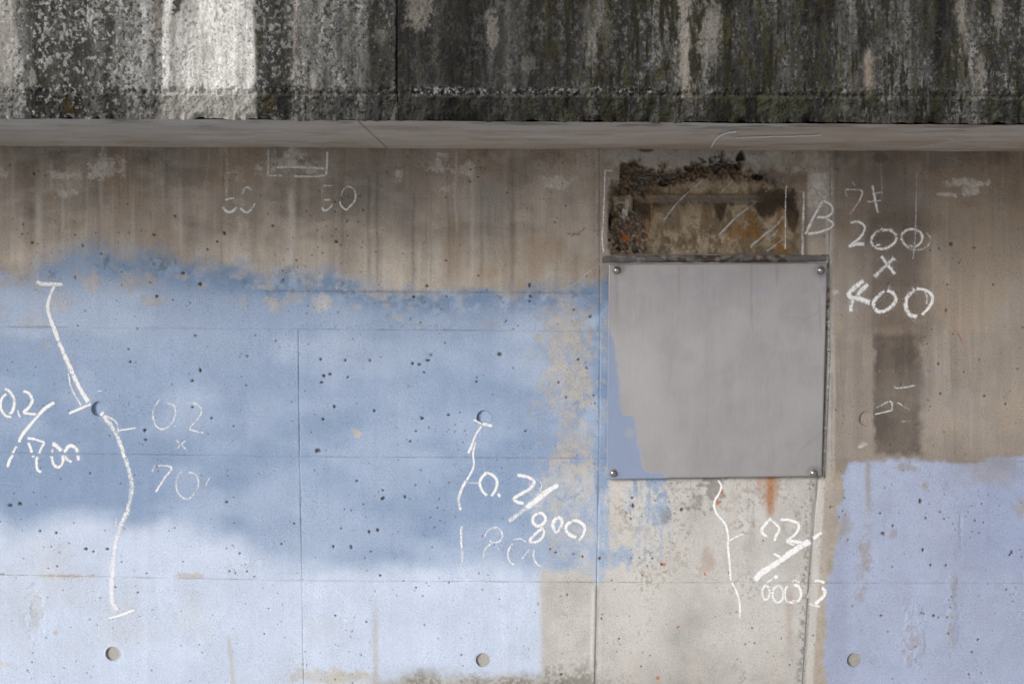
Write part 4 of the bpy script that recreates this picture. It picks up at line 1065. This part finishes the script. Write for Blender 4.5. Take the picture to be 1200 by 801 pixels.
chalk('chalk_inscription', 'chalk writing 0.2/600 below the cover plate, slash drawn very thick',
      [[(520, 100), (480, 140), (450, 180), (455, 215), (495, 240)], [(510, 115), (555, 150), (572, 190), (550, 230), (540, 270)], ([(580, 112), (640, 115), (705, 140), (712, 180), (680, 225), (622, 265)], 3.2, .66), ([(622, 265), (680, 272), (745, 282)], 4.2, .66), ([(625, 275), (690, 300)], 3, .55), ([(882, 205), (815, 252)], 4, .66),
       ([(800, 268), (720, 310), (620, 380), (520, 450), (440, 500), (395, 560)], 6.5, .7), ([(530, 358), (585, 388)], 3, .55), ([(560, 510), (540, 540)], 4, .66), ([(525, 545), (480, 567)], 2, .45), ([(665, 562), (690, 553), (722, 568)], 3, .5), ([(825, 560), (850, 551), (905, 570)], 3, .55),
       (ring(478, 640, 26, 50, 120, 500), 3.2, .46), (ring(565, 650, 40, 60, -160, 200), 3.4, .50), (ring(640, 650, 26, 56, 90, 270), 3, .46), (ring(690, 645, 42, 60, -110, 120), 3.6, .54), ([(640, 712), (700, 712)], 3.4, .5), ([(880, 600), (905, 635), (870, 690), (830, 722)], 4, .55), ([(790, 722), (830, 732), (872, 745)], 3, .5), ([(800, 605), (775, 680)], 2, .3), ([(345, 650), (370, 690), (400, 700)], 2, .15)],
      (820, 590), 6.1625, 3.6, .58)
Z4 = ((920, 200), 4.4526)
chalk('chalk_inscription', 'chalk capital letter B at the upper right corner of the broken concrete',
      [([(195, 158), (160, 220), (130, 280), (106, 332)], 3.2, .55), ([(195, 155), (240, 180), (246, 215), (215, 240), (165, 242)], 3, .5), ([(215, 248), (252, 275), (235, 300), (180, 320), (118, 330)], 2.8, .55)], *Z4)
chalk('chalk_inscription', 'chalk note of two signs over 200 x 400 on brown concrete right of the plate',
      [([(352, 58), (366, 76)], 2, .3), ([(312, 98), (322, 133)], 2, .3), ([(312, 98), (360, 100), (402, 108), (385, 160), (335, 230)], 2.2, .34), ([(455, 75), (465, 130), (485, 222)], 2.8, .42), ([(450, 122), (510, 112)], 2.2, .36), ([(428, 164), (500, 155)], 2, .34),
       ([(340, 272), (380, 266), (415, 290), (405, 330), (370, 365), (330, 394)], 3, .5), ([(330, 394), (370, 384), (415, 382)], 4, .58), ([(510, 300), (465, 330), (450, 370), (478, 405), (530, 402), (575, 370), (578, 335), (545, 308), (505, 312)], 3.2, .42), ([(475, 390), (500, 384)], 2.6, .5),
       (ring(662, 350, 54, 46, 0, 370), 3, .42), ([(730, 320), (760, 350), (740, 395), (680, 412), (630, 395)], 2.6, .18), ([(500, 445), (535, 490), (575, 540)], 4, .50), ([(572, 455), (520, 500), (465, 555)], 4.2, .42),
       ([(410, 570), (360, 612), (332, 652), (390, 668), (445, 688)], 5, .50), ([(432, 590), (385, 640), (348, 690), (342, 735)], 4.4, .46), ([(520, 625), (470, 670), (462, 710), (490, 735), (540, 720), (575, 680), (565, 640), (530, 622)], 4.2, .46), ([(680, 618), (638, 660), (630, 710), (650, 750), (690, 762)], 4.6, .50), ([(685, 615), (740, 625), (770, 660), (752, 710), (712, 755)], 3.8, .48), ([(725, 630), (742, 660), (738, 695)], 2.4, .35)], *Z4)
Z5 = ((250, 170), 6.667)
chalk('chalk_outline', 'chalk rectangle drawn under the ledge at the top of the wall',
      [([(430, 35), (428, 130), (425, 240)], 2.4, .46), ([(418, 240), (545, 238)], 2.2, .5), ([(630, 242), (760, 246), (882, 236)], 2.6, .5), ([(890, 50), (886, 150), (882, 238)], 2.6, .48), ([(490, 176), (600, 172), (750, 176), (870, 184)], 3, .52), ([(600, 178), (600, 215)], 6, .15)], *Z5)
chalk('chalk_inscription', 'smudged chalk 50 at the upper left on brown concrete',
      [([(100, 215), (150, 215)], 2.4, .2), ([(112, 225), (112, 320)], 3.5, .12), ([(105, 330), (100, 400)], 2.4, .28), ([(90, 430), (120, 420), (165, 413)], 2.6, .42), ([(70, 480), (100, 515), (140, 520), (185, 485)], 3.2, .6), ([(232, 385), (240, 345), (270, 330), (302, 355)], 2.8, .42), ([(207, 492), (255, 525), (290, 512), (332, 455)], 3, .5), ([(170, 570), (190, 560), (200, 580)], 3, .2), ([(410, 480), (440, 455), (500, 445), (535, 465)], 2, .15)], *Z5)
chalk('chalk_inscription', 'chalk 50 with a tall zero under the chalk rectangle right end',
      [([(855, 320), (940, 315)], 2, .32), ([(850, 325), (848, 400)], 1.6, .15), ([(865, 428), (915, 430)], 2.6, .40), ([(845, 485), (865, 512), (900, 500), (932, 458)], 2.8, .50), ([(1050, 320), (1095, 345), (1110, 390), (1100, 440), (1065, 480), (1035, 505), (995, 470), (990, 435)], 2.2, .48), ([(1000, 400), (1015, 350), (1050, 320)], 1.8, .28)], *Z5)
chalk('chalk_outline', 'upright chalk line along the left side of the broken concrete',
      [([(40, 160), (95, 162)], 1.6, .4), ([(48, 165), (45, 250), (40, 400), (36, 500), (31, 570), (38, 670)], 1.9, .5)], (700, 170), 5.34)
chalk('chalk_outline', 'broken upright chalk line beside the letter B',
      [([(598, 285), (596, 400), (592, 520), (590, 600), (592, 690)], 2.6, .30), ([(490, 255), (490, 440), (487, 650)], 1.5, .42)], (830, 170), 5.34)
chalk('chalk_hatching', 'slanting chalk hatch strokes across the brown broken concrete',
      [([(155, 220), (120, 260), (80, 300)], 2, .40), ([(300, 350), (270, 380), (190, 440), (130, 500), (70, 560)], 2.4, .42), ([(480, 440), (420, 510), (350, 565), (285, 620), (265, 640)], 2.6, .42), ([(445, 525), (400, 570), (300, 640)], 2, .25), ([(470, 590), (370, 665)], 1.8, .36), ([(-33, 222), (-93, 270), (-173, 340), (-233, 410), (-275, 470)], 2.2, .40), ([(395, 260), (365, 292)], 1.8, .3)],
      (830, 170), 5.34, mat=MAT_CHALK_DIM)
chalk('chalk_stroke', 'short slanting chalk stroke at the upper left corner of the plate', [([(670, 336), (686, 322), (704, 308)], 1.8, .36)], mat=MAT_CHALK_DIM)
chalk('chalk_stroke', 'thin upright chalk line through the 200 note', [([(1074, 203), (1073.5, 240), (1072, 280), (1070, 304)], 1.5, .38), ([(1034, 200), (1033, 232)], 1.3, .2), ([(1064, 206), (1062, 228)], 1.1, .12)], mat=MAT_CHALK_DIM)
chalk('chalk_stroke', 'faint chalk scratches on the dark band beside a round plug',
      [([(590, 205), (598, 218), (640, 215), (690, 205)], 1.8, .4), ([(500, 340), (580, 322)], 1.8, .5), ([(505, 310), (575, 280), (582, 322)], 2, .32), ([(605, 285), (660, 320)], 1.8, .28), ([(625, 375), (670, 372)], 1.6, .25), ([(420, 495), (455, 485)], 3, .3)], (900, 400), 4, mat=MAT_CHALK_DIM)
chalk('crayon_stroke', 'small faded orange crayon scribble left of the broken concrete', [([(665, 274), (678, 273), (686, 267)], 1.8, .25), ([(668, 276), (684, 274)], 1.4, .2), ([(695, 271), (703, 270)], 1.2, .12)], mat=MAT_CHALK_RED)
def on_soffit(uu, vv):
    p = on_z(uu, vv, ZS); p[2] = ZS - .0022; return p
chalk('chalk_stroke', 'white chalk curve on the underside of the ledge above the broken concrete', [([(833, 172), (840, 161), (850, 155), (863, 152.5)], 1.6, .5)], place=on_soffit)
chalk('chalk_stroke', 'long straight chalk scratch on the underside of the ledge', [([(863, 160), (905, 159), (962, 157)], 1.0, .42)], place=on_soffit)
chalk('chalk_stroke', 'chalk arrow scratched on the underside of the ledge at right', [([(1060, 173), (1090, 169), (1118, 164), (1134, 167)], 1.1, .32), ([(1112, 161), (1119, 164)], 1.1, .36)], place=on_soffit)
chalk('chalk_stroke', 'faint chalk scratch right of the arrow on the underside of the ledge', [([(1118, 176), (1150, 170), (1180, 163)], 1.0, .25)], place=on_soffit)
